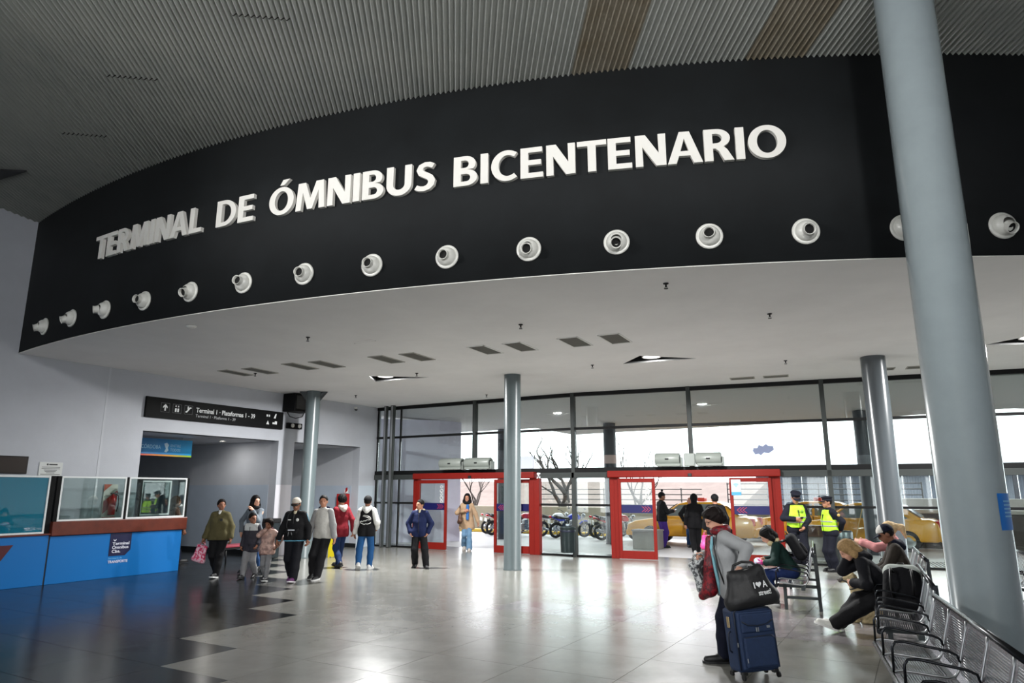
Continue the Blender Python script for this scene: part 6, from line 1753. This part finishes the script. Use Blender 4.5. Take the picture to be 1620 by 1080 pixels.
put_text('street!', 'print', M_swhite, t, FX @ Matrix.Translation((.03, -.07, 0)), .048, .13, offset=.02)
# silver printed bag in her other hand
p = world_pt(nw, nw['hand']['R'])
t = soft_bag('silver bag with black printed oval in front of the woman with the suitcase', p + Vector((-.02, -.02, .02)), R(28), .33, .36, .11, pattern('silver_print', (186, 190, 190), (70, 72, 76), 30), tilt=(4, -26), top_loop=.05)
MB().prism([(.02 + .085 * math.cos(a), -.19 + .125 * math.sin(a)) for a in np.linspace(0, 2 * math.pi, 25)[:-1]], 0, .004, frame((0, -.068, 0), (1, 0, 0), (0, .06, 1))).build('printed_oval', mat('print_black', (16, 16, 18), .4), t)
MB().tube([(-.03, -.078, -.14), (-.01, -.08, -.12), (.01, -.08, -.145), (.03, -.08, -.12), (.06, -.08, -.15)], .004, 5).build('print_script', M_alu, t); MB().tube([(-.04, -.08, -.20), (-.02, -.08, -.18), (.02, -.08, -.205), (.05, -.08, -.185), (.08, -.08, -.21)], .004, 5).build('print_script', M_alu, t)

# -- seated people
sitf = {'R': (.075, .27, 0, 0, 0), 'L': (-.075, .27, 0, 0, 0)}
i = person('woman in a dark green sweater bent forward on the middle bench', -1.98, 12.55, 190, 1.64, dict(hip=.325, lean=30, head=(0, 14), feet={'R': (.07, .22, 0, 0, 0), 'L': (-.07, .20, 0, 0, 0)}, hands={'R': (.05, .26, .42), 'L': (-.06, .25, .40)}, elbow={'R': (1, -.5, -.3), 'L': (-1, -.5, -.3)}, hairlen=.24), female=True, w=1.1, skinc=PALE, res=.010,
           hair=('long', (14, 12, 12)), top=dict(mat=cloth('bottle_green', (18, 44, 40)), inf=.016, arm=.038, name='sweater'), legs=(cloth('indigo_jeans', (22, 40, 84)), REG), shoes=((30, 30, 34), (220, 220, 218)))
scarf(i, cloth('pale_scarf', (196, 180, 140)), r=.026)
p = world_pt(i, i['U'](0, -.155, .565)); backpack('black backpack on the back of the woman in the green sweater', p, 190, .34, .46, .20, cloth('black_nylon', (24, 25, 28)), tilt=-30)
t = thing('folded_scarf', 'bright pink bundle on the knees of the woman in the green sweater', 'bundle', world_pt(i, i['U'](0, .0, .52) * 0 + np.array([0, .50, .645])), R(100))
sdf_obj('bundle', Sdf(.02).ell((0, 0, 0), (.13, .09, .05)).ell((.06, .03, .03), (.08, .06, .04)), .012, pattern('pink_cyan', (206, 60, 140), (150, 190, 200), 12), t); MB().tube([(-.1, 0, .03), (0, .05, .06), (.1, .02, .04)], .008, 5).build('cord', M_dark, t)
t = thing('cabin_suitcase', 'dark wheeled suitcase with raised black handle in front of the bench', 'suitcase', (-2.78, 12.75, 0), R(100))
MB().bbox(-.19, .19, -.12, .12, .05, .58, .03).build('shell', mat('cabin_black', (24, 24, 28), .6), t); MB().tube([(-.10, .09, .56), (-.10, .09, 1.0), (-.08, .09, 1.03), (.08, .09, 1.03), (.10, .09, 1.0), (.10, .09, .56)], .010, 6).build('handle', M_dark, t)
for sx in (-1, 1): MB().cyl((sx * .15 - .012, .1, .03), (sx * .15 + .012, .1, .03), .03, n=14).build('wheel', M_rub, t)
i = person('blonde woman in black leaning forward over a phone with white trainers', -.50, 10.66, 184, 1.70, dict(hip=.312, lean=40, head=(0, 2), feet={'R': (-.03, .40, .02, 20, 18), 'L': (-.10, .44, .025, 20, 20)}, hands={'L': (-.06, .25, .37), 'R': (.03, .27, .56)}, elbow={'L': (-1, -.6, -.6), 'R': (.7, .2, -1)}, hairlen=.24), female=True, w=1.08, skinc=PALE, res=.0085,
           hair=('long', (150, 122, 84)), top=dict(mat=cloth('black_puffer', (15, 16, 22)), inf=.022, arm=.042, hood=cloth('black_puffer', (15, 16, 22)), name='padded_jacket'), legs=(BLACK, (.060, .052, .050), .93), shoes=((214, 214, 208), (224, 224, 220)))
phone('grey phone in the hands of the blonde woman in black', world_pt(i, i['hand']['L'] + np.array([.02, .04, 0])), 184, 20)
bp = backpack('black and white sports backpack on the bench seat beside the blonde woman', (-.33, 10.02, .415), 270, .40, .50, .26, cloth('sport_black', (22, 22, 26)), cloth('sport_black', (22, 22, 26)), tilt=14)
sdf_obj('white_lid', Sdf(.02).cone((-.11, -.02, .43), (.11, -.02, .43), .10).cone((-.10, -.09, .34), (.10, -.09, .34), .075), .012, cloth('sport_white', (196, 202, 196)), bp)
MB().tube([(-.12, -.155, .10), (-.13, -.16, .26), (0, -.17, .33), (.13, -.16, .26), (.12, -.155, .10)], .008, 6).build('piping', WHITEC, bp)
i = person('seated man in a dark brown jacket with a white and navy cap', -.34, 12.12, 186, 1.73, dict(hip=.300, lean=14, head=(0, 12), feet=sitf, hands={'R': (.05, .24, .36), 'L': (-.05, .24, .36)}, elbow={'R': (1, -.6, -.3), 'L': (-1, -.6, -.3)}), skinc=BRN, w=1.2, res=.010, hair=('short', (30, 24, 22)),
           top=dict(mat=cloth('dark_brown', (52, 46, 40)), inf=.022, arm=.042, hood=NAVY, name='jacket'), legs=(BLACK, REG), shoes=BLK2)
cap(i, NAVY, NAVY, front=cloth('cap_white', (206, 204, 198)))
for s_ in (1, -1): MB().tube([i['Hd'](s_ * .021 + .016 * math.cos(a), .066, .003 + .012 * math.sin(a)) for a in np.linspace(0, 2 * math.pi, 11)[:-1]], .002, 5, closed=True).build('spectacle_rim', M_dark, i['t'])
i = person('fair haired woman in pink behind the man with the cap', -.44, 12.85, 186, 1.68, dict(hip=.318, lean=4, head=(0, 16), feet=sitf, hands={'R': (.05, .27, .60), 'L': (-.05, .30, .60)}, elbow={'R': (1, -.3, -.6), 'L': (-1, -.3, -.6)}), female=True, skinc=PALE, hair=('pony', (206, 178, 136)),
           top=dict(mat=cloth('rose_pink', (206, 140, 140)), inf=.016, arm=.036, name='sweater'), legs=(NAVY, REG), shoes=BLK2)
phone('dark phone held out by the fair haired woman in pink', world_pt(i, i['hand']['L'] + np.array([.03, .04, .01])), 186, 20)
# -- clerk behind the teal screen
i = person('clerk sitting dimly behind the teal counter screen', -15.86, 6.55, -10, 1.70, dict(hip=.45, head=(20, 0)), skinc=BRN, hair=('short', (20, 18, 18)), top=dict(mat=NAVY, shirt=WHITEC, hem=.47), legs=(BLACK, REG))
i['t'].location.z = 0

# -- dog beside the seated people
def dog(x, y, heading):
    t = thing('dog', 'cream coloured dog with a grey muzzle sitting between the seated people', 'dog', (x, y, 0), R(heading - 90))
    s = Sdf(.016)
    s.cone((0, -.12, .16), (0, .06, .36), .13, .115).cone((0, .06, .36), (0, .10, .46), .10, .08).cone((0, .10, .44), (0, .15, .56), .075, .065)
    s.ell((0, .165, .60), (.070, .080, .066)); s.cone((0, .21, .585), (0, .30, .555), .046, .032)
    for q in (1, -1):
        s.cone((q * .06, .11, .33), (q * .065, .14, .14), .050, .030).cone((q * .065, .14, .14), (q * .065, .135, .03), .028, .025).cone((q * .065, .14, .022), (q * .065, .19, .018), .026, .022)
        s.cone((q * .09, -.10, .17), (q * .11, .05, .14), .085, .055).cone((q * .11, .05, .13), (q * .11, -.06, .05), .045, .030).cone((q * .11, -.06, .03), (q * .11, .06, .022), .030, .024)
        s.cone((q * .055, .145, .645), (q * .085, .15, .58), .022, .014)
    s.cone((0, -.22, .08), (.10, -.30, .03), .035, .018); s.cut((0, 0, .001), (0, 0, -1))
    sdf_obj('body', s, .010, mat('dog_fur', (190, 172, 132), .9, noise=.12, nscale=25, bump=.6, bscale=60), t, wob=.003)
    sdf_obj('muzzle', Sdf(.008).cone((0, .235, .583), (0, .305, .556), .043, .034), .008, mat('dog_muzzle', (96, 90, 84), .9, noise=.15, nscale=30, bump=.5, bscale=60), t)
    sdf_obj('nose', Sdf(.003).ell((0, .336, .563), (.014, .010, .011)), .005, M_dark, t)
    for q in (1, -1): sdf_obj('eye', Sdf(.002).ell((q * .036, .232, .622), (.009, .007, .008)), .004, M_dark, t)
    MB().tube([(.085 * math.cos(a), .115 + .085 * math.sin(a) * .9, .47 - .03 * math.sin(a)) for a in np.linspace(0, 2 * math.pi, 17)[:-1]], .010, 6, closed=True).build('collar', M_dark, t)
dog(-.86, 11.45, 190)
